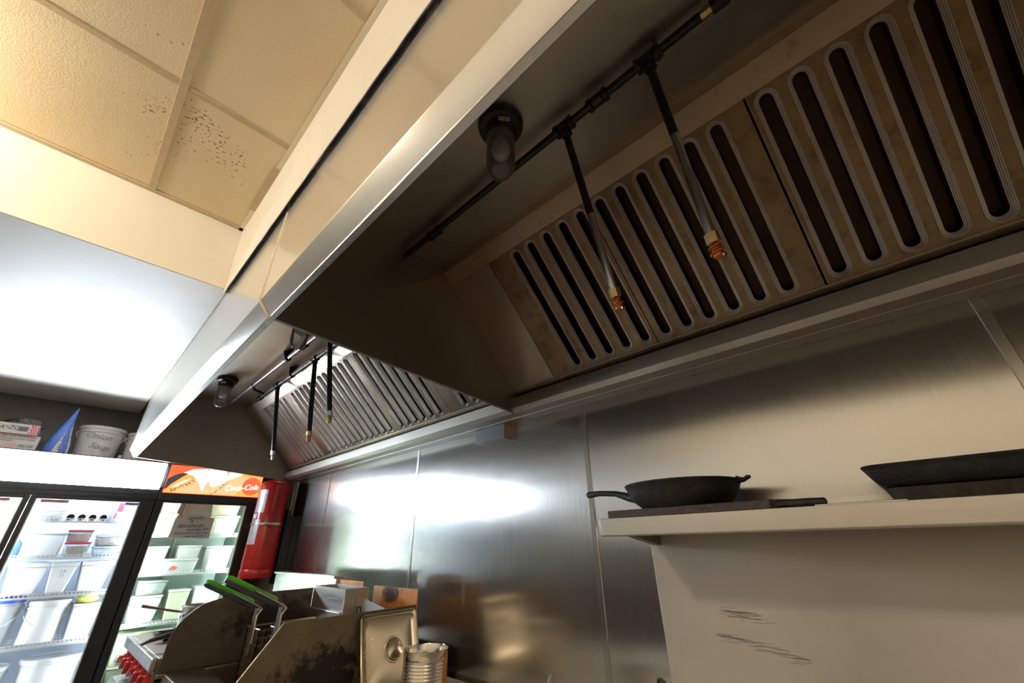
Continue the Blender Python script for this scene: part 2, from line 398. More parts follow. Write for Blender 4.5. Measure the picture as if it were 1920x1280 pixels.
# suspended ceiling: every board a part, resting in the tees
ty = [1.955, 1.333, 0.723, 0.113, -0.497, -1.107, -1.717, -2.327, -2.937]
tx = [(-0.155, 0.192), (-1.376, -0.155), (-2.595, -1.376)]
for i in range(len(ty)-1):
    for x0, x1 in tx:
        link('ceiling_tile', MB().box(x0+0.004, x1-0.003, ty[i+1]+0.004, ty[i]-0.004, 1.387+random.uniform(0, 0.0015), 1.402), 'tile_board', ceil, bev=0.0015, seg=1)
for y in ty[1:]:
    for x0, x1 in tx:
        link('grid_tee', MB().box(x0+0.012, x1-0.012, y-0.011, y+0.011, 1.3835, 1.389), 'tee_paint', ceil, bev=0.001, seg=1)
for x in (-0.155, -1.376):
    link('grid_tee', MB().box(x-0.0125, x+0.0125, -3.0, 1.967, 1.382, 1.389), 'tee_paint', ceil, bev=0.001, seg=1)
link('wall_angle', MB().box(-2.6, 0.192, 1.944, 1.967, 1.381, 1.386), 'tee_paint', ceil)
link('wall_angle', MB().box(0.176, 0.193, -3.0, 1.967, 1.381, 1.386), 'paint_trim', ceil)
# dropped bulkhead over the coolers and the strip of drywall down to the hoods
bk = [(1.967, 1.41), (1.967, 1.050), (4.56, 1.050), (4.60, 1.056), (4.63, 1.075), (4.64, 1.11), (4.64, 1.41)]
struct('trim_1', MB().prism(bk, -2.6, 0.2195, 'x'), 'paint_cream', bev=0.003)
def rough_edge():
    mb = MB(); ys = [-3.0+i*0.06 for i in range(84)]; ys = [y for y in ys if y < 1.96]+[1.966]
    random.seed(5); P = []
    for y in ys:
        z = 1.022+random.uniform(-0.004, 0.004)
        P.append([(0.192, y, 1.41), (0.205, y, z), (0.2195, y, z+0.045), (0.2195, y, 1.41)])
    vs = [p for q in P for p in q]; fs = []
    for i in range(len(P)-1):
        for k in range(3): fs.append((i*4+k, i*4+k+1, i*4+4+k+1, i*4+4+k))
    return mb.add(vs, fs)
tr2 = struct('trim_2', rough_edge(), 'paint_cream', ang=20)
def under_edge():
    mb = MB(); mb.add([(0.2055, -3, 1.0245), (0.2192, -3, 1.066), (0.2192, 1.93, 1.066), (0.2055, 1.93, 1.0245), (0.2060, -3, 1.030), (0.2192, -3, 1.072), (0.2192, 1.93, 1.072), (0.2060, 1.93, 1.030)],
                      [(0, 1, 2, 3), (4, 7, 6, 5), (0, 4, 5, 1), (1, 5, 6, 2), (2, 6, 7, 3), (3, 7, 4, 0)])
    return mb
# the raw lower edge of the board
def raw_edge():
    mb = MB(); random.seed(9); a = []; 
    ys = [-3+i*0.05 for i in range(99)]
    for y in ys:
        z = 1.016+random.uniform(-0.003, 0.003); a.append([(0.2045, y, z), (0.2185, y, z+0.046), (0.2185, y, z+0.056), (0.2045, y, z+0.008)])
    vs = [p for q in a for p in q]; fs = []
    for i in range(len(a)-1):
        for k in range(4): fs.append((i*4+k, i*4+(k+1) % 4, i*4+4+(k+1) % 4, i*4+4+k))
    fs += [(0, 1, 2, 3), tuple(len(vs)-4+k for k in (3, 2, 1, 0))]
    return mb.add(vs, fs)
link('raw_edge', raw_edge(), 'gap_dark', tr2, ang=10)
link('tape_joint', MB().box(0.170, 0.190, 1.46, 1.78, 1.3795, 1.3812), 'tee_paint', ceil)
# sealant line where bulkhead meets the far hood
def sealant():
    mb = MB(); random.seed(12); y = 1.98
    while y < 3.45:
        l = random.uniform(0.03, 0.10); r = random.uniform(0.0012, 0.0035)*(1.3 if y < 2.4 else 0.8)
        mb.tube([(0.2185, y, 1.0495), (0.2185, y+l*0.5, 1.0490), (0.2185, y+l, 1.0495)], [r*0.6, r, r*0.6], 5); y += l*0.97
    mb.tube([(0.216, 1.955, 1.055), (0.215, 1.975, 1.046), (0.217, 1.995, 1.049)], [0.006, 0.010, 0.004], 6)
    return mb
link('sealant', sealant(), 'label_pale', tr2)

# ceiling domes (the lamps of the room, beyond the frame)
for (dx, dy, pw), dn in zip(DOME_SPOTS, ('nearest the coolers', 'in the middle of the row', 'farthest from the coolers')):
    d = thing('ceiling_light', 'round glass dome light on the ceiling, the one '+dn, 'light', (dx, dy, 1.382), 'dome lights on the ceiling')
    link('base', MB().lathe([(0.15, 0), (0.15, -0.02), (0.13, -0.025)], (dx, dy, 1.382)), 'white_plastic', d)
    link('rim', MB().lathe([(0.151, -0.012), (0.156, -0.018), (0.151, -0.024)], (dx, dy, 1.382)), 'steel_clean', d)
    link('shade', MB().lathe([(0.13, -0.21), (0.14, -0.215), (0.135, -0.222), (0.0, -0.222)], (dx, dy, 1.382)), 'dome_glow', d)

# ================================================================== the hoods
def slope_pt(s, y, n): # s metres down the filter slope from its top, n towards the cook
    q = 1/math.sqrt(2); return (0.919+(s-n)*q, y, 1.044-(s+n)*q)
def slope_slab(mb, s0, s1, y0, y1, n0, n1):
    vs = [slope_pt(s, y, n) for n in (n0, n1) for y in (y0, y1) for s in (s0, s1)]
    return mb.add(vs, [(0, 2, 3, 1), (4, 5, 7, 6), (0, 1, 5, 4), (2, 6, 7, 3), (0, 4, 6, 2), (1, 3, 7, 5)])
SL = 0.567
def hood(label, y0, y1, blanks):
    h = thing('exhaust_hood', label, 'hood', (0.8, (y0+y1)/2, 0.54))
    link('front_panel', MB().prism([(0.220, 1.30), (0.220, 0.664), (0.2215, 0.661), (0.253, 0.6195), (0.2575, 0.6225), (0.2265, 0.664), (0.226, 1.30)], y0, y1), 'steel_hood', h, ang=12)
    link('drip_lip', MB().prism([(0.252, 0.6205), (0.254, 0.6165), (0.270, 0.6155), (0.2715, 0.6185), (0.2705, 0.632), (0.2685, 0.632), (0.2685, 0.6205)], y0, y1), 'steel_lip', h, bev=0.0008, seg=1)
    link('ceiling_panel', MB().prism([(0.226, 1.124), (0.868, 1.124), (0.868, 1.130), (0.226, 1.130)], y0, y1), 'steel_inner', h)
    link('step_strip', MB().prism([(0.866, 1.124), (0.866, 1.0955), (0.868, 1.0955), (0.872, 1.124)], y0+.003, y1-.003), 'steel_rail', h)
    link('top_rail', slope_slab(MB(), -0.073, -0.002, y0+.003, y1-.003, -0.012, 0.003), 'steel_rail', h, bev=0.001, seg=1)
    link('bottom_rail', slope_slab(MB(), SL-0.003, SL+0.019, y0+.003, y1-.003, -0.012, 0.003), 'steel_rail', h, bev=0.001, seg=1)
    link('trough', MB().prism([(1.299, 0.606), (1.297, 0.604), (1.297, 0.556), (1.3135, 0.5385), (1.372, 0.5375), (1.373, 0.5355), (XW-.001, 0.5355), (XW-.001, 0.542), (1.3145, 0.542), (1.301, 0.556), (1.301, 0.606)], y0+.002, y1-.002), 'trough_steel', h, ang=12)
    link('plenum_top', MB().box(0.868, XW, y0, y1, 1.124, 1.13), 'steel_end', h)
    for b0, b1 in blanks:
        link('blank_panel', slope_slab(MB(), -0.002, SL, b0, b1, -0.02, 0.0), 'steel_inner', h, bev=0.001, seg=1)
    prof = [(0.226, 1.124), (0.2275, 0.664), (0.2595, 0.6215), (0.2700, 0.617), (1.3000, 0.5415), (XW-.001, 0.5415), (XW-.001, 1.124)]
    for a, c, s in ((y0+0.001, y0+0.003, 1), (y1-0.003, y1-0.001, -1)):
        link('end_panel', MB().prism(prof, a, c), 'steel_end', h)
        e0, e1 = (c, c+0.003) if s > 0 else (a-0.003, a)
        ed = [(0.2700, 0.617), (1.3000, 0.5415), (1.3000, 0.5445), (0.2700, 0.620)]
        link('edge_flange', MB().prism(ed, min(a, e0), max(c, e1)), 'steel_rail', h)
    return h
YJ = 1.237
hood_near = hood('long stainless steel hood nearest the camera, over the pan shelf, with a dark end panel', -1.6, YJ, [(0.987, YJ-0.003), (-1.597, -1.018)])
hood_far = hood('stainless steel hood in front of the lit coolers, blue-white light on its lip', YJ, 4.052, [(YJ+0.003, 1.30), (3.732, 4.049)])
# caulk bead over the joint between the two hoods
tag(link('caulk_bead', MB().tube([(0.2195, YJ, 1.10), (0.2190, YJ, 0.664), (0.253, YJ, 0.618), (0.262, YJ, 0.6145)], [0.0022, 0.0032, 0.0034, 0.003], 6), 'paint_trim'),
    'tan caulk line down the joint between the two hoods', 'sealant')

# ---- baffle filters
CELL_MAT = []
def slot_cell(ya, yb, yc, hw, s0, s1, c0, c1):
    # ridged stadium slot centred on yc, from s0 to s1, in the plate ya..yb x c0..c1
    K = 9; mb = MB()
    ring = []
    for k in range(K): a = PI+PI*k/(K-1); ring.append((math.cos(a), math.sin(a), 0))
    for k in range(K): a = PI*k/(K-1); ring.append((math.cos(a), math.sin(a), 1))
    def loop(r, n):
        out = []
        for cx, sx, e in ring:
            c = (s0+0.027) if e == 0 else (s1-0.027)
            out.append(slope_pt(c+sx*r, yc+cx*r, n))
        return out
    def outer():
        out = []
        for cx, sx, e in ring:
            c = (s0+0.027) if e == 0 else (s1-0.027)
            y = min(max(yc+cx*0.09, ya), yb); s = min(max(c+sx*0.09, c0), c1)
            if abs(sx) < 1e-6: s = c
            out.append(slope_pt(s, y, 0))
        return out
    L = [outer(), loop(0.0275, 0.0)]
    for i in range(4):
        r = 0.0268-i*0.0030; d = -0.0034*i
        L += [loop(r, d+0.0016), loop(r-0.0013, d+0.0014), loop(r-0.0021, d-0.0022)]
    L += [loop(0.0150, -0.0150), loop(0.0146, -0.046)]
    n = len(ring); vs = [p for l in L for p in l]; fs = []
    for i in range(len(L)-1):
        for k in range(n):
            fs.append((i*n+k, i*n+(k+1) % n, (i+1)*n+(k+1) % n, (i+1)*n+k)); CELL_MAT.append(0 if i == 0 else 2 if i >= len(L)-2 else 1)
    return mb.add(vs, fs)
def baffle_filter(label, y0, y1, flip, flat='filter_flat'):
    # y1 is the far edge; six slots at a pitch of 76.8 mm, the odd margin at one side
    f = thing('baffle_filter', label, 'filter', slope_pt(SL, (y0+y1)/2, 0), 'baffle filters')
    p = 0.0768; wd = y1-y0
    cs = [y1-0.0385-p*i for i in range(int((wd-0.02)/p))] if not flip else [y0+0.0385+p*i for i in range(int((wd-0.02)/p))]
    lo, hi = min(cs)-p/2, max(cs)+p/2
    for c in cs:
        CELL_MAT.clear(); cell = slot_cell(c-p/2, c+p/2, c, 0.013, 0.004, SL-0.010, -0.004, SL-0.002)
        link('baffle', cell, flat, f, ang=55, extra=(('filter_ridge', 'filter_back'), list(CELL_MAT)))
    if lo-y0 > 0.002: link('frame_strip', slope_slab(MB(), -0.004, SL-0.002, y0+0.0032, lo, -0.004, 0.0), flat, f)
    if y1-hi > 0.002: link('frame_strip', slope_slab(MB(), -0.004, SL-0.002, hi, y1-0.0032, -0.004, 0.0), flat, f)
    for a, c in ((y0+0.001, y0+0.003), (y1-0.003, y1-0.001)): link('frame_side', slope_slab(MB(), -0.004, SL-0.002, a, c, -0.035, 0.0005), 'filter_steel', f)
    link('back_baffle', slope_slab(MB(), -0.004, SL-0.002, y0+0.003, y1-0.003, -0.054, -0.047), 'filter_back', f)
    # pull handles folded out of the first baffle
    return f
NF = [(0.508, 0.985, True, 'greasy baffle filter in the near hood, farthest from the camera beside the blank panel'),
      (0.000, 0.505, False, 'greasy baffle filter in the near hood, middle one behind the two hanging nozzles'),
      (-0.510, -0.005, False, 'greasy baffle filter in the near hood at the right edge of the photo'),
      (-1.016, -0.513, False, 'greasy baffle filter in the near hood, in the top right corner of the photo')]
FF = [(3.232, 3.730, False, 'baffle filter in the far hood, farthest away beside the cooler-side end panel'),
      (2.720, 3.228, True, 'baffle filter in the far hood, second from the coolers'),
      (2.212, 2.716, False, 'baffle filter in the far hood, third from the coolers'),
      (1.706, 2.208, False, 'baffle filter in the far hood, fourth from the coolers'),
      (1.302, 1.702, True, 'narrow baffle filter in the far hood, half hidden behind the near hood')]
for a, c, fl, lb in NF: baffle_filter(lb, a, c, fl)
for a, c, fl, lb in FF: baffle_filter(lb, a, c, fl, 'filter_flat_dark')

# ---- vapour lamps
def vapour_lamp(label, x, y, dark, gm='jar_glass'):
    z = 1.124; L = thing('hood_lamp', label, 'lamp', (x, y, z), 'jar lamps under the hoods')
    link('base', MB().lathe([(0.066, 0), (0.068, -0.012), (0.062, -0.028), (0.046, -0.034)], (x, y, z)), 'pipe_black', L)
    link('collar', MB().lathe([(0.046, -0.032), (0.050, -0.040), (0.050, -0.058), (0.044, -0.066)], (x, y, z), 8), 'pipe_black', L)
    link('glass_jar', MB().lathe([(0.0405, -0.060), (0.041, -0.08), (0.0405, -0.175), (0.037, -0.195), (0.029, -0.209), (0.016, -0.217), (0, -0.220)], (x, y, z)), gm, L)
    link('bulb', MB().lathe([(0.012, -0.06), (0.014, -0.075), (0.024, -0.095), (0.028, -0.115), (0.024, -0.135), (0.012, -0.146), (0, -0.149)], (x, y, z), 20), 'bulb_white', L)
    link('name_plate', MB().box(x-0.0525, x-0.0505, y-0.022, y+0.012, z-0.056, z-0.040).xf(Matrix.Translation((x, y, 0)) @ Matrix.Rotation(0.9, 4, 'Z') @ Matrix.Translation((-x, -y, 0))), 'label_pale', L)
    return L
vapour_lamp('jar lamp with a round black base under the near hood, unlit bulb inside', 0.553, 0.549, True)
vapour_lamp('jar lamp nearest the coolers in the far hood, clear glass around a white bulb', 0.560, 3.400, False)
vapour_lamp('jar lamp in the far hood, only its glass bottom showing past the near hood', 0.578, 2.045, False)

# ---- suppression pipework
def ring(mb, p, d, r, h):
    d = Vector(d).normalized()*h/2; p = Vector(p); mb.tube([p-d, p-d*0.9, p+d*0.9, p+d], [r*0.9, r, r, r*0.9], 10); return mb
def union(mb, p, d, r=0.017):
    d = Vector(d).normalized(); p = Vector(p)
    ring(mb, p, d, r, 0.03); ring(mb, p+d*0.024, d, r*1.12, 0.012); ring(mb, p-d*0.024, d, r*1.12, 0.012); return mb
def nozzle(parent, p, d, tip='copper', nut='brass', coil=True):
    p = Vector(p); d = Vector(d).normalized()
    link('hex_nut', MB().tube([p-d*0.002, p+d*0.022], 0.0155, 6), nut, parent)
    nz = MB().tube([p+d*0.022, p+d*0.03, p+d*0.055, p+d*0.060], [0.010, 0.0115, 0.0115, 0.006], 10)
    if coil:
        u = d.orthogonal().normalized(); w_ = d.cross(u)
        nz.tube([p+d*(0.028+0.028*k/24)+(u*math.cos(k*0.52)+w_*math.sin(k*0.52))*0.0135 for k in range(25)], 0.0035, 5)
    link('nozzle', nz, tip, parent)
pw = thing('suppression_pipe', 'black fire suppression pipe under the near hood with two hanging nozzle drops', 'pipe', (0.67, 0.6, 1.08))
zp = 1.080; xp = 0.668
link('run_pipe', MB().tube([(xp, -0.01, zp), (xp, YJ-0.002, zp)], 0.0115, 10), 'pipe_black', pw)
for y in (0.402, 0.142): 
    mbt = union(MB(), (xp, y, zp), (0, 1, 0), 0.018); ring(mbt, (xp+0.006, y, zp-0.018), (0.3, 0, -1), 0.017, 0.022)
    link('tee_fitting', mbt, 'pipe_black', pw)
link('coupling', union(MB(), (xp, 0.287, zp), (0, 1, 0)), 'pipe_black', pw)
link('coupling', union(MB(), (xp+0.003, 1.03, zp), (0, 1, 0)), 'pipe_black', pw)
link('elbow', MB().tube([(xp, -0.015, zp), (xp, -0.045, zp), (xp-0.004, -0.062, zp+0.012), (xp-0.004, -0.066, zp+0.044)], [0.016, 0.018, 0.018, 0.015], 10), 'pipe_black', pw)
link('end_nipple', MB().tube([(xp, 0.008, zp), (xp, -0.022, zp)], 0.0135, 8), 'brass', pw)
hg = MB().box(xp-0.014, xp+0.014, 0.112, 0.116, zp-0.016, 1.124); hg.lathe([(0.0165, -0.008), (0.019, -0.008), (0.019, 0.008), (0.0165, 0.008)], (xp, 0.114, zp), 12, 'y')
link('hanger', hg, 'pipe_black', pw)
def drop(parent, a, b, r, mat, low=None, **kw):
    a = Vector(a); b = Vector(b)
    if low:
        m_ = a.lerp(b, low[0]); d = link('drop_pipe', MB().tube([a, m_], r, 10), mat, parent)
        link('lower_pipe', MB().tube([m_, b], r*0.99, 10), low[1], d)
    else: d = link('drop_pipe', MB().tube([a, b], r, 10), mat, parent)
    nozzle(d, b, b-a, **kw); return d
drop(pw, (xp+0.003, 0.402, zp-0.01), (0.838, 0.412, 0.600), 0.0105, 'pipe_black', (0.55, 'pipe_galv'))
drop(pw, (xp+0.003, 0.142, zp-0.01), (0.808, 0.147, 0.604), 0.0108, 'pipe_black', (0.45, 'pipe_galv'))

pf = thing('suppression_pipe', 'black fire suppression pipe along the filters of the far hood with two nozzle drops', 'pipe', (0.823, 2.4, 1.07))
xf_, zf = 0.823, 1.070
link('run_pipe', MB().tube([(xf_, 1.26, zf), (xf_, 3.62, zf)], 0.014, 10), 'pipe_black', pf)
for y in (3.14, 2.49):
    mbt = union(MB(), (xf_, y, zf), (0, 1, 0), 0.02); ring(mbt, (xf_+0.003, y, zf-0.02), (0.1, 0, -1), 0.018, 0.025); link('tee_fitting', mbt, 'pipe_black', pf)
hg = MB().prism([(xf_-0.03, 1.124), (xf_+0.03, 1.124), (xf_+0.022, zf), (xf_-0.022, zf)], 2.86, 2.864); hg.lathe([(0.016, -0.008), (0.021, -0.008), (0.021, 0.008), (0.016, 0.008)], (xf_, 2.862, zf), 12, 'y')
link('hanger', hg, 'pipe_black', pf)
drop(pf, (xf_+0.003, 3.14, zf-0.01), (0.902, 3.14, 0.605), 0.0135, 'pipe_black', tip='pipe_galv', nut='pipe_galv', coil=False)
drop(pf, (xf_+0.003, 2.49, zf-0.01), (0.880, 2.49, 0.615), 0.0140, 'pipe_black', tip='brass', nut='brass', coil=False)
link('elbow', union(MB(), (xf_, 3.52, zf), (0, 1, 0), 0.019), 'pipe_black', pf)
pg = thing('suppression_pipe', 'bright galvanised pipe under the far hood running to the far lamp', 'pipe', (0.705, 2.4, 1.08))
xg, zg = 0.705, 1.080
link('run_pipe', MB().tube([(xg, 1.26, zg), (xg, 3.90, zg)], 0.0115, 10), 'pipe_galv', pg)
link('coupling', union(MB(), (xg, 2.37, zg), (0, 1, 0), 0.018), 'pipe_black', pg)
link('coupling', ring(MB(), (xg, 3.30, zg), (0, 1, 0), 0.017, 0.035), 'pipe_galv', pg)
hg = MB().prism([(xg-0.032, 1.124), (xg+0.032, 1.124), (xg+0.020, zg), (xg-0.020, zg)], 2.625, 2.63); hg.lathe([(0.014, -0.012), (0.021, -0.012), (0.021, 0.012), (0.014, 0.012)], (xg, 2.627, zg), 12, 'y')
link('hanger', hg, 'pipe_black', pg)
link('cross_arm', MB().tube([(xg, 3.30, zg-0.01), (xg+0.02, 3.32, zg-0.02), (xf_-0.006, 3.40, zf-0.002)], 0.010, 8), 'pipe_black', pg)
drop(pg, (0.708, 2.02, zg-0.01), (0.790, 2.02, 0.615), 0.0125, 'pipe_black', tip='brass', nut='pipe_galv', coil=False)

# ---- small steel box on the wall under the joint of the hoods
jb = thing('junction_box', 'small stainless box on the steel wall below the hood joint', 'box', (1.42, 1.48, 0.46))
link('cover_plate', MB().box(1.396, 1.400, 1.375, 1.588, 0.462, 0.606), 'steel_box', jb, bev=0.001, seg=1)
link('body', MB().box(1.400, XW, 1.377, 1.586, 0.462, 0.535), 'steel_rail', jb, bev=0.001, seg=1)
link('screw', MB().lathe([(0.004, -0.0005), (0.004, -0.0025), (0, -0.003)], (1.396, 1.48, 0.536), 8, 'x'), 'steel_clean', jb)

# ================================================================== wall shelf and what stands on it
sh = thing('wall_shelf', 'stainless steel wall shelf with a thick folded front edge carrying black pans', 'shelf', (1.28, -0.3, 0.017))
link('shelf_board', MB().prism([(1.117, 0.061), (1.117, 0.017), (1.122, 0.0135), (1.135, 0.0135), (1.135, 0.016), (1.1205, 0.019), (1.1205, 0.058), (XW-.002, 0.058), (XW-.002, 0.061)], -1.5, 0.71), 'steel_shelf', sh, bev=0.0012, ang=15)
link('end_cap', MB().box(1.1195, XW-.004, 0.7065, 0.7095, 0.0145, 0.058), 'steel_shelf', sh)
for y in (0.69, -1.2):
    link('bracket', MB().prism([(1.14, 0.0575), (XW-0.001, 0.0575), (XW-0.001, -0.012), (XW-0.03, -0.012), (1.16, 0.030)], y-0.012, y+0.012), 'steel_end', sh, bev=0.001, seg=1)
link('rear_lip', MB().box(XW-0.006, XW-0.001, -1.5, 0.70, 0.061, 0.095), 'steel_clean', sh)
def skillet(label, x, y, z, r, hgt, hang, hlen, ear, flare=0.80, hrise=0.0):
    s = thing('cast_iron_skillet', label, 'pan', (x, y, z), 'black pans on the shelf')
    rb = r*flare
    link('bowl', MB().lathe([(0, 0), (rb*0.96, 0), (rb, 0.004), (rb+(r-rb)*0.45, hgt*0.30), (rb+(r-rb)*0.80, hgt*0.66), (r-0.001, hgt*0.93), (r+0.001, hgt*0.95), (r, hgt), (r-0.005, hgt), (r-0.008, hgt*0.9), (rb, 0.009), (0, 0.008)], (x, y, z), 48), 'iron', s)
    d = Vector((math.cos(hang), math.sin(hang), 0))
    if hlen:
        p = [Vector((x, y, z))+d*(r-0.012)+Vector((0, 0, hgt*0.62)), Vector((x, y, z))+d*(r+0.015)+Vector((0, 0, hgt*0.66)), Vector((x, y, z))+d*(r+hlen*0.35)+Vector((0, 0, hgt*0.88+hrise*.4)), Vector((x, y, z))+d*(r+hlen*0.7)+Vector((0, 0, hgt*0.98+hrise*.8)), Vector((x, y, z))+d*(r+hlen*0.96)+Vector((0, 0, hgt*0.96+hrise)), Vector((x, y, z))+d*(r+hlen)+Vector((0, 0, hgt*0.94+hrise))]
        link('handle', MB().tube(p, [0.018, 0.013, 0.009, 0.009, 0.011, 0.007], 10), 'iron', s)
    if ear:
        q = Vector((x, y, z+hgt*0.93))-d*(r-0.004)
        link('helper_handle', MB().tube([q, q-d*0.018+Vector((0, 0, -0.002)), q-d*0.030+Vector((0, 0, 0.004)), q-d*0.036+Vector((0, 0, 0.004))], [0.010, 0.006, 0.0055, 0.004], 8), 'iron', s)
    return s
# flat iron griddle lying on the shelf, the small skillet on top of it
gz = 0.0615
gr = thing('griddle_plate', 'flat black griddle plate lying under the small skillet', 'griddle', (1.26, 0.45, gz))
link('plate', MB().prism([(1.135, 0.690), (1.36, 0.690), (1.36, 0.26), (1.32, 0.20), (1.20, 0.20), (1.135, 0.26)], gz, gz+0.0205, 'z'), 'griddle_iron', gr, bev=0.002)
link('handle', MB().prism([(1.150, 0.26), (1.210, 0.215), (1.200, 0.165), (1.160, 0.150), (1.140, 0.19)], gz+0.002, gz+0.018, 'z'), 'iron', gr, bev=0.005)
skillet('small black cast iron skillet, handle pointing to the far end of the shelf', 1.245, 0.500, gz+0.021, 0.160, 0.066, PI/2-0.03, 0.175, True, 0.74)
rp = thing('roasting_pan', 'big black rectangular pan at the right edge of the photo', 'pan', (1.265, -0.27, gz+0.026))
def rrect(x0, x1, y0, y1, r, z, k=5):
    out = []
    for cx, cy, a0 in ((x1-r, y1-r, 0), (x0+r, y1-r, PI/2), (x0+r, y0+r, PI), (x1-r, y0+r, 3*PI/2)):
        for i in range(k+1): a = a0+PI/2*i/k; out.append((cx+r*math.cos(a), cy+r*math.sin(a), z))
    return out
def loft(L):
    n = len(L[0]); vs = [p for l in L for p in l]; fs = [(i*n+k, i*n+(k+1) % n, (i+1)*n+(k+1) % n, (i+1)*n+k) for i in range(len(L)-1) for k in range(n)]
    fs += [tuple(range(n))[::-1], tuple((len(L)-1)*n+k for k in range(n))]
    return MB().add(vs, fs)
zb = gz+0.0265
link('bowl', loft([rrect(1.130+d, 1.405-d, -0.62+d, 0.072-d, max(0.006, 0.03-d*0.4), zb+h) for d, h in ((0.028, 0), (0.018, 0.008), (0.010, 0.018), (0.004, 0.030), (0.001, 0.038), (0, 0.039), (0, 0.044), (0.004, 0.0445), (0.008, 0.036), (0.02, 0.010), (0.03, 0.006))]), 'iron', rp, ang=50)
link('rim', loft([rrect(1.129, 1.406, -0.621, 0.073, 0.03, zb+0.0385), rrect(1.1275, 1.4075, -0.6225, 0.0745, 0.031, zb+0.041), rrect(1.129, 1.406, -0.621, 0.073, 0.03, zb+0.0435), rrect(1.134, 1.401, -0.616, 0.068, 0.026, zb+0.0435), rrect(1.134, 1.401, -0.616, 0.068, 0.026, zb+0.0385)]), 'iron', rp, ang=50)
tr = thing('iron_tray', 'black iron tray under the big rectangular pan', 'tray', (1.27, -0.27, gz))
link('plate', loft([rrect(1.150+d, 1.40-d, -0.60+d, 0.050-d, 0.025, gz+h) for d, h in ((0.012, 0), (0.010, 0.002), (0.001, 0.024), (0, 0.0255), (0.006, 0.0255), (0.014, 0.004))]), 'griddle_iron', tr, ang=40)
link('handle_lug', MB().box(1.135, 1.152, -0.42, -0.30, gz+0.013, gz+0.022), 'iron', tr, bev=0.004)
tag(link('sheet_pan', MB().prism([(1.150, 0.175), (1.42, 0.175), (1.42, 0.02), (1.150, 0.02)], gz, gz+0.004, 'z'), 'steel_clean', bev=0.001),
    'thin shiny steel sheet lying on the shelf between the griddle and the big pan', 'tray')

# ================================================================== coolers
YF = 4.10
def box_open(mb, x0, x1, y0, y1, z0, z1, t):
    mb.box(x0, x0+t, y0, y1, z0, z1); mb.box(x1-t, x1, y0, y1, z0, z1); mb.box(x0+t, x1-t, y0, y1, z1-t, z1); mb.box(x0+t, x1-t, y0, y1, z0, z0+t); mb.box(x0+t, x1-t, y1-t, y1, z0+t, z1-t)
    return mb
def wire_shelf(parent, x0, x1, z, y0=4.19, y1=4.66):
    mb = MB()
    n = max(6, int((x1-x0)/0.019))
    mb.box(x0, x1, y0, y0+0.004, z+0.012, z+0.017); mb.box(x0, x1, y0, y0+0.004, z-0.012, z+0.0)
    for i in range(n+1):
        x = x0+(x1-x0)*i/n; mb.box(x-0.0036, x+0.0036, y0, y0+0.004, z, z+0.012)
    for i in range(n+1):
        x = x0+(x1-x0)*i/n; mb.box(x-0.0013, x+0.0013, y0+0.004, y1, z-0.003, z)
    for k in range(4): yy = y0+0.06+(y1-y0-0.08)*k/3; mb.box(x0, x1, yy, yy+0.004, z-0.007, z-0.003)
    return link('wire_shelf', mb, 'white_wire', parent, smooth=False)
def door(parent, x0, x1, gx0, gx1, z0, z1, gz0, gz1, hinge):
    d = link('door_frame', MB().box(x0, gx0, YF, YF+0.045, z0, z1).box(gx1, x1, YF, YF+0.045, z0, z1).box(gx0, gx1, YF, YF+0.045, gz1, z1).box(gx0, gx1, YF, YF+0.045, z0, gz0), 'black_plastic', parent, bev=0.003)
    link('pane', MB().box(gx0-0.004, gx1+0.004, YF+0.016, YF+0.020, gz0-0.004, gz1+0.004), 'door_glass', d)
    link('gasket', MB().box(gx0-0.001, gx0+0.005, YF+0.003, YF+0.03, gz0, gz1).box(gx1-0.005, gx1+0.001, YF+0.003, YF+0.03, gz0, gz1), 'tub_grey', d)
    return d
cl = thing('glass_door_cooler', 'wide black two-door cooler with a blank glowing white header, full of white tubs', 'cooler', (-0.12, 4.43, -H))
CB, CT = -H+0.10, 0.606
link('cabinet', box_open(MB(), -0.74, 0.477, YF+0.05, 4.76, CB, CT-0.02, 0.03), 'cooler_wall', cl)
link('outer_skin', MB().box(-0.746, -0.742, YF+0.05, 4.765, CB, CT).box(0.4775, 0.4795, YF+0.05, 4.765, CB, CT).box(-0.742, 0.4775, YF+0.05, 4.765, CT-0.018, CT-0.002), 'black_plastic', cl)
link('header_frame', MB().box(-0.746, 0.4795, YF, YF+0.05, 0.600, 0.608).box(-0.746, 0.4795, YF, YF+0.05, 0.340, 0.412).box(0.470, 0.4795, YF, YF+0.05, 0.412, 0.600).box(-0.746, -0.735, YF, YF+0.05, 0.412, 0.600), 'black_gasket', cl, bev=0.002)
link('light_panel', MB().prism([(YF+0.004, 0.412), (YF-0.004, 0.43), (YF-0.010, 0.505), (YF-0.004, 0.585), (YF+0.004, 0.600), (YF+0.02, 0.600), (YF+0.02, 0.412)], -0.735, 0.470, 'x'), 'header_white', cl, ang=60)
link('header_groove', MB().box(-0.74, 0.475, YF-0.002, YF, 0.372, 0.376).box(-0.74, 0.475, YF-0.002, YF, 0.350, 0.353), 'black_plastic', cl)
DB, DT = CB+0.02, 0.338
door(cl, 0.477-0.628, 0.476, -0.124, 0.392, DB, DT, DB+0.09, 0.320, 'l')
door(cl, -0.742, -0.153, -0.640, -0.178, DB, DT, DB+0.09, 0.320, 'r')
link('kick_plate', MB().box(-0.74, 0.475, YF+0.04, 4.74, -H, CB), 'black_plastic', cl)
for x in (-0.695, -0.150, 0.425):
    link('light_tube', MB().box(x-0.009, x+0.009, YF+0.062, YF+0.076, CB+0.1, 0.30), 'tube_left', cl)
for z in (0.206, -0.012, -0.226, -0.490, -0.80): 
    wire_shelf(cl, -0.118, 0.440, z-0.012); wire_shelf(cl, -0.700, -0.182, z-0.012)
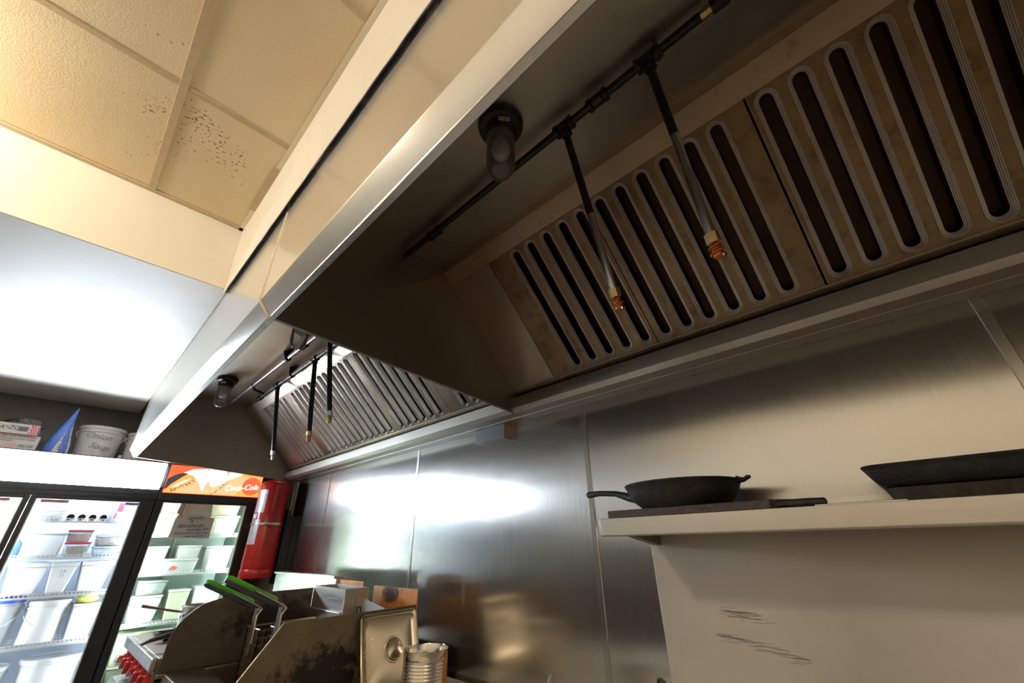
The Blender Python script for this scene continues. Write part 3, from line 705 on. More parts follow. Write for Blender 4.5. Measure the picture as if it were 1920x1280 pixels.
link('shelf_standard', MB().box(-0.128, -0.122, 4.66, 4.70, CB+0.1, 0.3).box(0.436, 0.442, 4.2, 4.22, CB+0.1, 0.30), 'white_wire', cl)
for x0, mt in ((-0.36, 'ink_red'), (-0.10, 'ink_red'), (0.315, 'ink')):
    link('door_sticker', MB().box(x0, x0+0.13, YF+0.0145, YF+0.0158, 0.297, 0.316), 'tub_grey', cl)
    for k in range(2):
        random.seed(int(x0*100)+k); mbk = MB(); xx = x0+0.006
        while xx < x0+0.118:
            l = random.uniform(0.006, 0.018); mbk.box(xx, xx+l, YF+0.0138, YF+0.0146, 0.300+k*0.008, 0.3045+k*0.008); xx += l+0.003
        link('sticker_print', mbk, mt, cl)

cr = thing('glass_door_cooler', 'black single-door cooler with a red lit drink advert header', 'cooler', (0.83, 4.43, -H))
link('cabinet', box_open(MB(), 0.487, 1.168, YF+0.05, 4.76, CB, CT-0.02, 0.03), 'cooler_wall_green', cr)
link('outer_skin', MB().box(0.482, 0.485, YF+0.05, 4.765, CB, CT).box(1.169, 1.172, YF+0.05, 4.765, CB, CT).box(0.485, 1.169, YF+0.05, 4.765, CT-0.018, CT-0.002), 'black_plastic', cr)
link('header_frame', MB().box(0.482, 1.172, YF, YF+0.05, 0.596, 0.606).box(0.482, 1.172, YF, YF+0.05, 0.340, 0.394).box(0.482, 0.496, YF, YF+0.05, 0.394, 0.596).box(1.150, 1.172, YF, YF+0.05, 0.394, 0.596), 'black_gasket', cr, bev=0.002)
ad = link('light_panel', MB().box(0.496, 1.150, YF+0.001, YF+0.02, 0.394, 0.596), 'header_red', cr)
def flat(name, pts, mat, k): return link(name, MB().prism(pts, YF-0.0006*k, YF+0.001, 'y'), mat, ad, smooth=False)
flat('printed_band', [(0.498, 0.400), (0.56, 0.52), (0.64, 0.565), (0.80, 0.592), (1.05, 0.592), (1.148, 0.56), (1.148, 0.396), (0.498, 0.396)], 'header_orange', 1)
flat('printed_wedge', [(0.648, 0.486), (0.701, 0.540), (0.80, 0.575), (0.95, 0.57), (1.013, 0.548), (1.123, 0.554), (1.03, 0.47), (0.96, 0.402), (0.778, 0.400), (0.548, 0.398), (0.60, 0.44)], 'header_cream', 2)
flat('printed_disc', [(1.077+0.070*math.cos(a*PI/12), 0.478+0.072*math.sin(a*PI/12)) for a in range(24)], 'header_red', 3)
flat('printed_splash', [(0.586, 0.543), (0.638, 0.574), (0.746, 0.589), (0.882, 0.594), (1.004, 0.584), (0.956, 0.543), (0.902, 0.516), (0.852, 0.482), (0.803, 0.448), (0.78, 0.463), (0.765, 0.50), (0.743, 0.461), (0.743, 0.421), (0.731, 0.426), (0.700, 0.482), (0.651, 0.528)], 'header_splash', 4)
flat('printed_bottle', [(0.5, 0.494), (0.54, 0.525), (0.582, 0.543), (0.618, 0.541), (0.593, 0.519), (0.531, 0.456), (0.511, 0.423), (0.497, 0.418)], 'header_bottle', 5)
flat('printed_drink', [(0.498, 0.41), (0.547, 0.462), (0.600, 0.505), (0.637, 0.524), (0.672, 0.500), (0.604, 0.442), (0.542, 0.397), (0.499, 0.396)], 'header_orange', 5)
flat('printed_drop', [(0.56, 0.456), (0.61, 0.492), (0.645, 0.505), (0.61, 0.472), (0.57, 0.443), (0.535, 0.428)], 'header_splash', 6)
random.seed(21); mbd = MB()
for i in range(46):
    q = random.random(); x = 0.535+0.15*q+random.gauss(0, 0.006); z = 0.405+0.09*q+random.gauss(0, 0.006); s = random.uniform(0.002, 0.006)
    mbd.prism([(x-s, z), (x, z-s*0.7), (x+s, z), (x, z+s*0.8)], YF-0.0044, YF, 'y')
for i in range(30):
    q = random.random(); x = 0.80+0.10*q+random.gauss(0, 0.003); z = 0.400+0.11*q**1.4+random.gauss(0, 0.004); s = random.uniform(0.002, 0.005)
    mbd.prism([(x-s, z), (x, z-s*0.7), (x+s, z), (x, z+s*0.8)], YF-0.0044, YF, 'y')
for i in range(16):
    x = random.choice((0.71, 0.73, 0.745, 0.875, 0.885))+random.gauss(0, 0.008); z = 0.575+random.gauss(0, 0.007); s = random.uniform(0.003, 0.007)
    mbd.prism([(x-s, z), (x, z-s*0.7), (x+s, z), (x, z+s*0.8)], YF-0.0044, YF, 'y')
link('printed_fleck', mbd, 'header_bottle', ad, smooth=False, kind='stuff')
text('lettering', 'Coca-Cola', 0.062, 'header_letter', ad, (1.005, YF-0.0035, 0.462), shear=0.35, ext=0.0008, tilt=0.10, sx=0.92)
door(cr, 0.482, 1.171, 0.523, 1.079, DB, DT, DB+0.09, 0.326, 'l')
link('kick_plate', MB().box(0.484, 1.17, YF+0.04, 4.74, -H, CB), 'black_plastic', cr)
for x in (0.525, 1.125):
    link('light_tube', MB().box(x-0.009, x+0.009, YF+0.062, YF+0.076, -0.58, 0.30), 'tube_right', cr)
for z in (0.118, -0.137, -0.443, -0.76): wire_shelf(cr, 0.522, 1.130, z-0.012)
link('shelf_standard', MB().box(0.760, 0.772, 4.69, 4.725, CB+0.1, 0.55), 'tub_grey', cr)

# handwritten note taped to the glass door
nt_ = thing('paper_note', 'handwritten paper note taped to the glass of the red-topped cooler', 'note', (0.75, YF+0.012, 0.085))
link('sheet', MB().prism([(0.622, 0.090), (0.630, 0.225), (0.728, 0.262), (0.880, 0.222), (0.878, 0.082)], YF+0.0118, YF+0.0132, 'y'), 'paper', nt_)
link('tape', MB().prism([(0.640, 0.216), (0.640, 0.229), (0.690, 0.249), (0.700, 0.238)], YF+0.0108, YF+0.0120, 'y'), 'pink_tape', nt_)
link('tape', MB().prism([(0.800, 0.243), (0.878, 0.224), (0.876, 0.206), (0.800, 0.229)], YF+0.0108, YF+0.0120, 'y'), 'pink_tape', nt_)
for s, z, x, sz in (('ngyeljétc', 0.226, 0.765, 0.034), ('a', 0.202, 0.735, 0.036), ('dátomozt', 0.170, 0.735, 0.042), ('munkáltag 834', 0.146, 0.785, 0.024), ('Afissel eltütes dög u nip', 0.120, 0.752, 0.022), ('meg kötel ava', 0.099, 0.780, 0.022)):
    text('handwriting', s, sz, 'ink', nt_, (x, YF+0.0115, z), shear=0.35, ext=0.0004, tilt=0.03)
link('pen_line', MB().box(0.725, 0.805, YF+0.0112, YF+0.0119, 0.1335, 0.1350), 'ink', nt_)

# ---- what is inside the coolers
def tub(name, label, x0, x1, y0, y1, z0, z1, mat, lid, cat='tub', group='tubs in the coolers', d=0.008, lidh=0.014, content=None):
    t_ = thing(name, label, cat, ((x0+x1)/2, (y0+y1)/2, z0), group)
    link('body', MB().taper(x0+0.003, x1-0.003, y0+0.003, y1-0.003, z0, z1-lidh, d), mat, t_, bev=0.008, seg=2)
    link('lid', MB().box(x0, x1, y0, y1, z1-lidh, z1), lid, t_, bev=0.004, seg=2)
    if content: link('contents', MB().taper(x0+0.010, x1-0.010, y0+0.010, y1-0.010, z0+0.004, z0+(z1-z0)*0.72, d), content, t_, bev=0.006)
    return t_
def bucket(label, x, y, z, r, hgt, mat, handle=True, lid=True, lidmat=None, name='bucket', group='white buckets', swing=-1, taperk=0.86):
    b_ = thing(name, label, 'bucket', (x, y, z), group)
    rb = r*taperk; zr = hgt*0.80
    link('body', MB().lathe([(0, 0), (rb, 0), (rb+0.002, 0.004), (r-0.006, zr), (r, zr+0.002), (r, zr+hgt*0.05), (r-0.004, zr+hgt*0.055), (r-0.004, hgt*0.93)], (x, y, z), 40), mat, b_)
    link('lid', MB().lathe([(r+0.003, hgt*0.90), (r+0.004, hgt*0.99), (r, hgt), (r-0.010, hgt), (r-0.014, hgt*0.975), (0, hgt*0.975)], (x, y, z), 40), lidmat or mat, b_)
    if handle:
        p = []
        for k in range(17):
            a = PI*k/16; p.append((x+(r+0.006)*math.cos(a), y+swing*0.55*(r+0.004)*math.sin(a)-0.3*r*math.sin(a), z+zr*1.02-math.sin(a)*hgt*0.40))
        link('handle', MB().tube(p, 0.0028, 6), 'white_plastic', b_)
        for s in (-1, 1): link('handle_lug', MB().lathe([(0.012, 0), (0.010, s*0.006), (0, s*0.007)], (x+s*(r-0.002), y, z+zr*1.02), 10, 'x'), mat, b_)
    return b_
# left cooler, right-hand door, top shelf
tub('food_tub', 'clear tub of dark sauce on the top shelf of the wide cooler', -0.095, 0.045, 4.24, 4.40, 0.197, 0.272, 'clear_plastic', 'clear_plastic', content='sauce')
for k in range(4):
    x = 0.072+0.055*k
    cup = thing('yogurt_cup', ['first', 'second', 'third', 'fourth'][k]+' of four red-topped cups, counted from the sauce tub, on the top shelf', 'cup', (x, 4.26, 0.197), 'red-topped cups')
    link('body', MB().lathe([(0.018, 0), (0.022, 0.03), (0.023, 0.032)], (x, 4.26, 0.197), 20), 'white_plastic', cup)
    link('lid', MB().lathe([(0.0245, -0.003), (0.0245, 0.0), (0.021, 0.001), (0, 0.001)], (x, 4.235, 0.219), 20, 'y'), 'white_plastic', cup)
    link('label', MB().lathe([(0.019, -0.0045), (0, -0.0045)], (x, 4.235, 0.219), 20, 'y'), 'red_lid', cup)
ct = thing('drink_carton', 'red, white and blue carton standing at the right end of the top shelf', 'carton', (0.33, 4.28, 0.197))
link('body', MB().box(0.292, 0.395, 4.24, 4.33, 0.197, 0.325), 'carton_white', ct, bev=0.002)
link('red_band', MB().box(0.296, 0.326, 4.2385, 4.2405, 0.262, 0.323), 'carton_red', ct)
link('blue_band', MB().box(0.351, 0.366, 4.2385, 4.2405, 0.205, 0.318), 'carton_blue', ct)
link('red_stripe', MB().box(0.292, 0.302, 4.2380, 4.2400, 0.205, 0.255), 'carton_red', ct)
tag(link('folded_box', MB().box(0.262, 0.285, 4.26, 4.40, 0.197, 0.312), 'carton_blue', bev=0.002), 'thin violet box standing left of the red and white carton', 'box')
# second shelf
tub('food_tub', 'white square tub at the left of the second shelf, wide cooler', -0.088, 0.098, 4.24, 4.45, -0.021, 0.128, 'tub_grey', 'tub_grey')
tag(link('blue_package', MB().prism([(-0.128, -0.020), (-0.092, -0.020), (-0.093, 0.06), (-0.112, 0.085), (-0.126, 0.03)], 4.235, 4.33, 'y'), 'blue_lid', bev=0.004), 'blue and white package wedged beside the door post', 'package')
tub('food_tub', 'lower of two red-lidded tubs of rice, on the second shelf', 0.100, 0.232, 4.22, 4.36, -0.021, 0.066, 'clear_plastic', 'red_lid', content='rice', lidh=0.011)
tub('food_tub', 'upper of two red-lidded tubs of rice', 0.092, 0.222, 4.255, 4.385, 0.0665, 0.142, 'clear_plastic', 'red_lid', content='rice', lidh=0.010)
tub('food_tub', 'clear tub under the clear tub of rice, right end of the second shelf', 0.248, 0.402, 4.22, 4.40, -0.021, 0.040, 'clear_plastic', 'clear_plastic')
tub('food_tub', 'clear tub of rice stacked at the right end of the second shelf', 0.245, 0.402, 4.24, 4.42, 0.0405, 0.112, 'clear_plastic', 'clear_plastic', content='rice')
# third shelf
for i, (a, c, lb) in enumerate(((-0.105, 0.075, 'white tall tub at the left of the third shelf, lid ajar'), (0.080, 0.212, 'white tall tub in the middle of the third shelf with pen marks'), (0.226, 0.392, 'white tall tub at the right of the third shelf with pen marks'))):
    q = tub('food_tub', lb, a, c, 4.24, 4.44, -0.235, -0.052, 'white_plastic', 'white_plastic', d=0.022, lidh=0.024)
    if i: text('pen_mark', ('23\n12', '13\n~'), 0.020, 'ink_grey', q, ((a+c)/2, 4.249, -0.115), shear=0.2) if False else text('pen_mark', ('2.8\n12', '4.5')[i-1], 0.022, 'ink_grey', q, ((a+c)/2, 4.240, -0.118), shear=0.2)
lidp = tag(link('loose_lid', MB().box(-0.11, 0.06, 4.245, 4.42, -0.0515, -0.046).xf(Matrix.Translation((0, 0, 0.0))), 'tub_grey', bev=0.002), 'loose pale lid lying on the left tall tub', 'lid')
# fourth shelf
bucket('white bucket with a blue lid, left on the fourth shelf', -0.055, 4.33, -0.499, 0.092, 0.255, 'tub_grey', True, True, 'blue_lid')
bucket('white bucket with a hanging bail handle, middle of the fourth shelf', 0.155, 4.335, -0.499, 0.100, 0.230, 'white_plastic')
tub('food_tub', 'large white tub at the right end of the fourth shelf', 0.265, 0.405, 4.24, 4.46, -0.499, -0.300, 'white_plastic', 'white_plastic', d=0.012)
tag(link('salad_bag', MB().lathe([(0, 0), (0.045, 0.004), (0.062, 0.02), (0.050, 0.04), (0.020, 0.052), (0, 0.054)], (0.325, 4.30, -0.300), 14), 'yellow_green'), 'bag of pale green salad on top of the large white tub', 'bag')
# bottom shelf
bucket('big round white pail with a ribbed rim on the bottom shelf', 0.270, 4.37, -0.809, 0.140, 0.225, 'white_plastic', False, taperk=0.92)
bucket('round white pail cut by the left edge on the bottom shelf', -0.030, 4.36, -0.809, 0.125, 0.210, 'white_plastic', False, taperk=0.92)
# left door glimpse
tub('food_tub', 'grey tub behind the left door, second shelf', -0.42, -0.20, 4.26, 4.46, -0.021, 0.020, 'white_plastic', 'white_plastic')
tag(link('blue_package', MB().prism([(-0.36, 0.0205), (-0.195, 0.0205), (-0.20, 0.085), (-0.34, 0.075)], 4.25, 4.36, 'y'), 'blue_lid', bev=0.01), 'blue bag on the second shelf behind the left door', 'package')
tag(link('plastic_bag', MB().lathe([(0, 0), (0.10, 0.0), (0.115, 0.03), (0.085, 0.07), (0.03, 0.09), (0, 0.09)], (-0.29, 4.32, 0.198), 18), 'clear_film'), 'clear plastic bag on the top shelf behind the left door', 'bag')
tub('food_tub', 'white tall tub on the third shelf behind the left door', -0.40, -0.21, 4.24, 4.42, -0.235, -0.07, 'white_plastic', 'white_plastic', d=0.02)
# right cooler
GR = 'tubs in the coolers'
tub('food_tub', 'white tub at the top left of the red-topped cooler', 0.535, 0.668, 4.26, 4.46, 0.108, 0.262, 'white_plastic', 'white_plastic', d=0.012)
tub('food_tub', 'white tub stacked on the top left tub of the red-topped cooler', 0.545, 0.672, 4.28, 4.46, 0.2625, 0.40, 'white_plastic', 'white_plastic', d=0.012)
tub('food_tub', 'pale yellow tub at the top right of the red-topped cooler', 0.915, 1.090, 4.24, 4.44, 0.108, 0.256, 'tub_cream', 'white_plastic', d=0.014)
tub('food_tub', 'pale yellow tub stacked at the very top right of the red-topped cooler', 0.905, 1.085, 4.27, 4.46, 0.2565, 0.38, 'tub_cream', 'tub_cream', d=0.012)
tub('food_tub', 'white tub behind the tray, left on the second shelf of the red-topped cooler', 0.545, 0.690, 4.34, 4.54, -0.147, 0.034, 'white_plastic', 'white_plastic', d=0.012)
tub('food_tub', 'white tub in the middle of the second shelf of the red-topped cooler', 0.752, 0.900, 4.33, 4.53, -0.147, 0.038, 'white_plastic', 'white_plastic', d=0.012)
tub('food_tub', 'big white tub at the right of the second shelf of the red-topped cooler', 0.930, 1.100, 4.24, 4.46, -0.147, 0.030, 'white_plastic', 'white_plastic', d=0.012)
ty_ = tub('food_tray', 'low white tray with a pink tag in front on the second shelf', 0.560, 0.875, 4.215, 4.325, -0.147, -0.052, 'white_plastic', 'white_plastic', cat='tray', d=0.012)
link('tag', MB().prism([(0.700, -0.128), (0.742, -0.128), (0.758, -0.112), (0.728, -0.098), (0.716, -0.103)], 4.212, 4.2135, 'y'), 'pink_tag', ty_)
tub('food_tub', 'white tub at the bottom left of a stack on the third shelf, cloudy sides', 0.548, 0.730, 4.24, 4.44, -0.453, -0.285, 'tub_grey', 'white_plastic', d=0.018)
tub('food_tub', 'yellowish clear tub on top of the cloudy-sided tub', 0.560, 0.735, 4.25, 4.44, -0.2845, -0.190, 'clear_plastic', 'clear_plastic', content='tub_cream', d=0.010)
tub('food_tub', 'cream tub with a pen mark, middle of the third shelf', 0.757, 0.890, 4.24, 4.44, -0.453, -0.258, 'tub_cream', 'white_plastic', d=0.014)
tub('food_tub', 'white tub at the right of the third shelf, half behind the shield', 0.910, 1.095, 4.24, 4.46, -0.453, -0.245, 'white_plastic', 'white_plastic', d=0.014)
eg = thing('egg_carton_box', 'pale yellow egg box on the bottom shelf of the red-topped cooler', 'box', (0.70, 4.33, -0.70))
link('body', MB().box(0.548, 0.860, 4.225, 4.44, -0.680, -0.505), 'carton_kraft', eg, bev=0.002)
link('print_patch', MB().box(0.620, 0.70, 4.2235, 4.2252, -0.612, -0.545), 'tub_grey', eg)
text('lettering', 'EGGS', 0.048, 'ink_grey', eg, (0.622, 4.2240, -0.635), shear=0.25)
text('lettering', 'KEEP REFRIGERATED', 0.018, 'ink_grey', eg, (0.66, 4.2240, -0.664), shear=0.2)
link('lid_flap', MB().box(0.64, 0.845, 4.20, 4.25, -0.5045, -0.500), 'carton_kraft', eg)
tub('food_tub', 'pale tub under the egg box at the bottom of the red-topped cooler', 0.545, 0.86, 4.225, 4.45, -0.770, -0.6805, 'tub_cream', 'white_plastic', d=0.014)

# ---- on top of the wide cooler
ZT = 0.606
bx = thing('cake_box', 'white printed box on top of the cooler at the left edge', 'box', (-0.42, 4.30, ZT))
link('body', MB().box(-0.60, -0.238, 4.19, 4.46, ZT, 0.708), 'carton_white', bx, bev=0.003)
for i, (s, sz, x, z, mt) in enumerate((('Easy Clean Bonded Liner', 0.020, -0.33, 0.698, 'ink_red'), ('Technology pour pizza ultimate,', 0.0155, -0.335, 0.682, 'ink_grey'), ('environment', 0.0155, -0.385, 0.668, 'ink_grey'), ('DELUXE', 0.024, -0.285, 0.638, 'ink'))):
    text('lettering', s, sz, mt, bx, (x, 4.1885, z), shear=0.0, sx=0.8)
link('pink_spot', MB().prism([(-0.36+0.034*math.cos(a*PI/8), 0.640+0.016*math.sin(a*PI/8)) for a in range(16)], 4.1882, 4.190, 'y'), 'pink_tape', bx)
bl_ = thing('pizza_box', 'white box with a red checkered corner lying on the printed box', 'box', (-0.43, 4.28, 0.7085))
link('body', MB().box(-0.62, -0.262, 4.17, 4.47, 0.7085, 0.775), 'carton_white', bl_, bev=0.003)
for i in range(6):
    for j in range(5):
        if (i+j) % 2 == 0: link('red_check', MB().box(-0.300+0.0062*i, -0.300+0.0062*(i+1), 4.1685, 4.1702, 0.712+0.0122*j, 0.712+0.0122*(j+1)), 'carton_red', bl_)
text('lettering', 'JIC•K•ZC', 0.034, 'ink', bl_, (-0.42, 4.1690, 0.745), shear=0.3)
mbb = MB(); random.seed(2); xx = -0.352
while xx < -0.308: l = random.uniform(0.001, 0.0032); mbb.box(xx, xx+l, 4.1685, 4.1698, 0.728, 0.758); xx += l+random.uniform(0.001, 0.002)
link('barcode', mbb, 'ink', bl_)
def lumpy(c, rx, ry, rz, seed, n=18, m_=10, k=0.18):
    random.seed(seed); mb = MB(); vs = []; fs = []
    for i in range(m_+1):
        ph = PI/2*i/m_
        for j in range(n):
            a = 2*PI*j/n; q = 1+random.uniform(-k, k)
            vs.append((c[0]+rx*math.cos(ph)*math.cos(a)*q, c[1]+ry*math.cos(ph)*math.sin(a)*q, c[2]+rz*math.sin(ph)*(1+random.uniform(-k, k)*(i > 0))))
    for i in range(m_):
        for j in range(n): fs.append((i*n+j, i*n+(j+1) % n, (i+1)*n+(j+1) % n, (i+1)*n+j))
    fs.append(tuple(range(n))[::-1]); fs.append(tuple(m_*n+j for j in range(n)))
    return mb.add(vs, fs)
pb = thing('plastic_bag', 'black trays in crumpled clear plastic on the checkered box', 'bag', (-0.36, 4.28, 0.776))
link('tray', lumpy((-0.385, 4.29, 0.776), 0.065, 0.08, 0.050, 3, k=0.03), 'black_film', pb)
link('film', lumpy((-0.335, 4.28, 0.776), 0.085, 0.085, 0.052, 4, k=0.20), 'clear_film', pb)
# blue bag leaning against the checkered box
bb = thing('food_bag', 'blue and white food bag standing beside the bucket', 'bag', (-0.14, 4.24, ZT))
def bag_mesh(front):
    # closed pouch: thick at the foot, pinched at the top
    secs = [(ZT, -0.208, -0.084, 0.040), (0.66, -0.208, -0.087, 0.048), (0.73, -0.196, -0.100, 0.040), (0.80, -0.176, -0.112, 0.026), (0.86, -0.157, -0.119, 0.012), (0.90, -0.145, -0.120, 0.006), (0.948, -0.129, -0.122, 0.002)]
    mb = MB(); vs = []; n = 10
    for z, xa, xb, th in secs:
        for j in range(n):
            a = 2*PI*j/n; cx = (xa+xb)/2; vs.append((cx+(xb-xa)/2*math.cos(a), 4.25+th*math.sin(a), z))
    fs = []
    for i in range(len(secs)-1):
        for j in range(n): fs.append((i*n+j, i*n+(j+1) % n, (i+1)*n+(j+1) % n, (i+1)*n+j))
    fs += [tuple(range(n))[::-1], tuple((len(secs)-1)*n+j for j in range(n))]
    return mb.add(vs, fs)
link('pouch', bag_mesh(True), 'blue_bag', bb, ang=60)
link('back_label', MB().add([(-0.165, 4.195, ZT+.002), (-0.084, 4.232, ZT+.002), (-0.088, 4.228, 0.68), (-0.106, 4.234, 0.76), (-0.118, 4.240, 0.83), (-0.126, 4.238, 0.838), (-0.138, 4.216, 0.76), (-0.150, 4.196, 0.69)], [(0, 1, 2, 3, 4, 5, 6, 7)]), 'bag_back', bb)
for z in (0.64, 0.655, 0.67, 0.70, 0.73):
    link('label_print', MB().add([(-0.143, 4.2015-0.002, z), (-0.100, 4.222-0.003, z), (-0.100, 4.222-0.003, z+0.006), (-0.143, 4.2015-0.002, z+0.006)], [(0, 1, 2, 3)]), 'ink_grey', bb)
b1 = bucket('white bucket with handwriting on top of the cooler', 0.050, 4.335, ZT, 0.130, 0.232, 'bucket_white', True, group='buckets on the cooler', swing=-0.1, taperk=0.84)
text('handwriting', 'Onion', 0.058, 'ink_grey', b1, (0.035, 4.209, 0.760), shear=0.35, tilt=-0.10)
text('handwriting', 'Soup', 0.058, 'ink_grey', b1, (0.060, 4.214, 0.690), shear=0.35, tilt=-0.15)
bucket('white bucket half hidden behind the hood corner', 0.315, 4.335, ZT, 0.120, 0.222, 'bucket_white', True, group='buckets on the cooler', swing=-0.1, taperk=0.86)
tag(link('carton', MB().box(0.185, 0.205, 4.28, 4.45, ZT, 0.655), 'carton_white', bev=0.002), 'small pale carton between the two buckets', 'box')
tag(link('snack_bag', lumpy((-0.198, 4.385, ZT), 0.030, 0.05, 0.12, 8, k=0.12), 'sauce'), 'dark red bag between the printed box and the blue bag', 'bag')

# ================================================================== red suppression cylinder on the wall
ex = thing('suppression_cylinder', 'red fire suppression cylinder strapped to the wall beside the coolers', 'cylinder', (1.228, 3.972, -0.202))
ez = -0.202; er = 0.115
link('tank', MB().lathe([(er-0.012, 0), (er, 0.003), (er+0.004, 0.008), (er+0.003, 0.05), (er, 0.062), (er-0.003, 0.066), (er, 0.072), (er+0.001, 0.085), (er, 0.672), (er-0.008, 0.697), (er-0.03, 0.718), (er-0.07, 0.730), (0.02, 0.734), (0, 0.735)], (1.228, 3.972, ez), 40), 'red_paint', ex)
link('strap', MB().lathe([(er+0.002, 0.375), (er+0.004, 0.376), (er+0.004, 0.392), (er+0.002, 0.393)], (1.228, 3.972, ez), 40), 'wire', ex)
link('strap_clamp', MB().box(1.168, 1.208, 3.972-er-0.014, 3.972-er+0.016, ez+0.374, ez+0.394), 'wire', ex, bev=0.003)
def patch(a0, a1, z0, z1, r):
    mb = MB(); n = 8; vs = []; fs = []
    for k in range(n+1):
        a = a0+(a1-a0)*k/n
        vs += [(1.228+r*math.cos(a), 3.972+r*math.sin(a), z0), (1.228+r*math.cos(a), 3.972+r*math.sin(a), z1)]
    for k in range(n): fs.append((2*k, 2*k+2, 2*k+3, 2*k+1))
    return mb.add(vs, fs)
for z0, z1 in ((0.20, 0.31), (0.33, 0.355), (-0.0, 0.13)): pass
link('label', patch(PI*1.02, PI*1.28, 0.265, 0.44, er+0.0012), 'label_silver', ex)
link('label', patch(PI*1.00, PI*1.24, 0.035, 0.215, er+0.0012), 'label_silver', ex)
link('label', patch(PI*1.00, PI*1.13, 0.222, 0.258, er+0.0012), 'white_plastic', ex)
link('bracket', MB().box(1.360, 1.378, 3.94, 4.03, -0.250, 0.30).box(1.378, XW-0.001, 3.97, 4.00, -0.20, 0.25).box(1.340, 1.361, 3.96, 3.99, 0.16, 0.20), 'black_plastic', ex, bev=0.002)

# ================================================================== the cooking line
ZTAB = -0.513
# range with red knobs, beyond the fryers
rg = thing('gas_range', 'stainless gas range with red knobs, behind the dark side shield', 'range', (0.9, 2.8, -H))
link('body', MB().box(0.50, 1.20, 2.445, 3.18, -1.27, -0.47), 'steel_clean', rg, bev=0.003)
link('cooktop', MB().box(0.47, 1.20, 2.445, 3.19, -0.469, -0.388), 'steel_end', rg, bev=0.003)
link('front_ledge', MB().box(0.448, 0.4695, 2.44, 3.19, -0.430, -0.386), 'steel_clean', rg, bev=0.003)
link('control_panel', MB().box(0.478, 0.4995, 2.445, 3.18, -0.52, -0.432), 'rubber', rg)
link('bull_nose', MB().box(0.430, 0.4995, 2.445, 3.18, -0.60, -0.545), 'steel_clean', rg, bev=0.01)
link('oven_door', MB().box(0.475, 0.4995, 2.48, 3.15, -1.18, -0.62), 'steel_clean', rg, bev=0.004)
link('towel_bar', MB().tube([(0.475, 2.52, -0.66), (0.425, 2.52, -0.655), (0.425, 3.10, -0.655), (0.475, 3.10, -0.66)], 0.011, 10), 'steel_clean', rg)
link('back_guard', MB().box(1.165, 1.185, 2.445, 3.35, -0.47, -0.150).box(1.150, 1.205, 2.445, 3.35, -0.150, -0.137), 'steel_clean', rg, bev=0.002)
link('guard_end', MB().box(1.185, 1.235, 2.43, 2.444, -0.40, -0.150), 'steel_rail', rg)
for i in range(6):
    y = 2.50+0.118*i
    k = link('knob', MB().lathe([(0.010, 0.0), (0.022, -0.004), (0.024, -0.012), (0.020, -0.030), (0.014, -0.034), (0, -0.035)], (0.478, y, -0.468), 12, 'x'), 'knob_red', rg)
    link('knob_grip', MB().box(0.428, 0.446, y-0.007, y+0.007, -0.494, -0.442).xf(Matrix.Translation((0, y, -0.468)) @ Matrix.Rotation(0.5+0.3*(i % 3), 4, 'X') @ Matrix.Translation((0, -y, 0.468))), 'knob_red', k, bev=0.004)
for x in (0.52, 1.15):
    for y in (2.48, 3.14): link('leg', MB().lathe([(0.02, 0), (0.022, 0.02), (0.022, 0.15)], (x, y, -H), 12), 'steel_clean', rg)
for y in (2.62, 2.99):
    for x in (0.68, 1.0):
        mbg = MB()
        for k in range(5): mbg.box(x-0.13, x+0.13, y-0.13+0.065*k-0.006, y-0.13+0.065*k+0.006, -0.388, -0.374)
        mbg.box(x-0.135, x-0.122, y-0.136, y+0.136, -0.388, -0.374); mbg.box(x+0.122, x+0.135, y-0.136, y+0.136, -0.388, -0.374)
        link('grate', mbg, 'iron', rg)
# pans on the range
sp = thing('saucepan', 'small steel pot with a long thin handle on the range', 'pot', (0.722, 3.085, -0.374))
link('bowl', MB().lathe([(0, 0), (0.088, 0), (0.092, 0.006), (0.094, 0.098), (0.099, 0.104), (0.094, 0.106), (0.090, 0.100), (0.088, 0.008), (0, 0.006)], (0.722, 3.085, -0.374), 36), 'steel_clean', sp)
link('handle', MB().tube([(0.632, 3.070, -0.292), (0.607, 3.065, -0.288), (0.520, 3.050, -0.266), (0.446, 3.040, -0.247)], [0.005, 0.0055, 0.0055, 0.008], 8), 'wire', sp)
link('rivet', MB().lathe([(0.006, -0.002), (0.005, -0.006), (0, -0.007)], (0.631, 3.055, -0.315), 8, 'x'), 'pan_handle', sp)
fp = thing('frying_pan', 'frying pan behind the shield with a dark curved handle over the ledge', 'pan', (0.74, 2.62, -0.374))
link('bowl', MB().lathe([(0, 0), (0.10, 0), (0.115, 0.006), (0.135, 0.036), (0.132, 0.038), (0.112, 0.010), (0, 0.006)], (0.74, 2.62, -0.374), 36), 'iron', fp)
link('handle', MB().tube([(0.608, 2.62, -0.342), (0.570, 2.62, -0.334), (0.510, 2.62, -0.334), (0.455, 2.62, -0.345), (0.424, 2.62, -0.357)], [0.010, 0.0135, 0.012, 0.0085, 0.005], 8), 'pan_handle', fp)
fp2 = thing('frying_pan', 'second frying pan with a blunt hexagonal handle end', 'pan', (0.850, 2.835, -0.374))
link('bowl', MB().lathe([(0, 0), (0.074, 0), (0.084, 0.006), (0.098, 0.034), (0.095, 0.036), (0.081, 0.010), (0, 0.006)], (0.850, 2.835, -0.374), 36), 'iron', fp2)
link('handle', MB().tube([(0.756, 2.835, -0.343), (0.62, 2.84, -0.345), (0.535, 2.845, -0.362), (0.505, 2.843, -0.366)], [0.010, 0.017, 0.018, 0.010], 6), 'pan_handle', fp2)

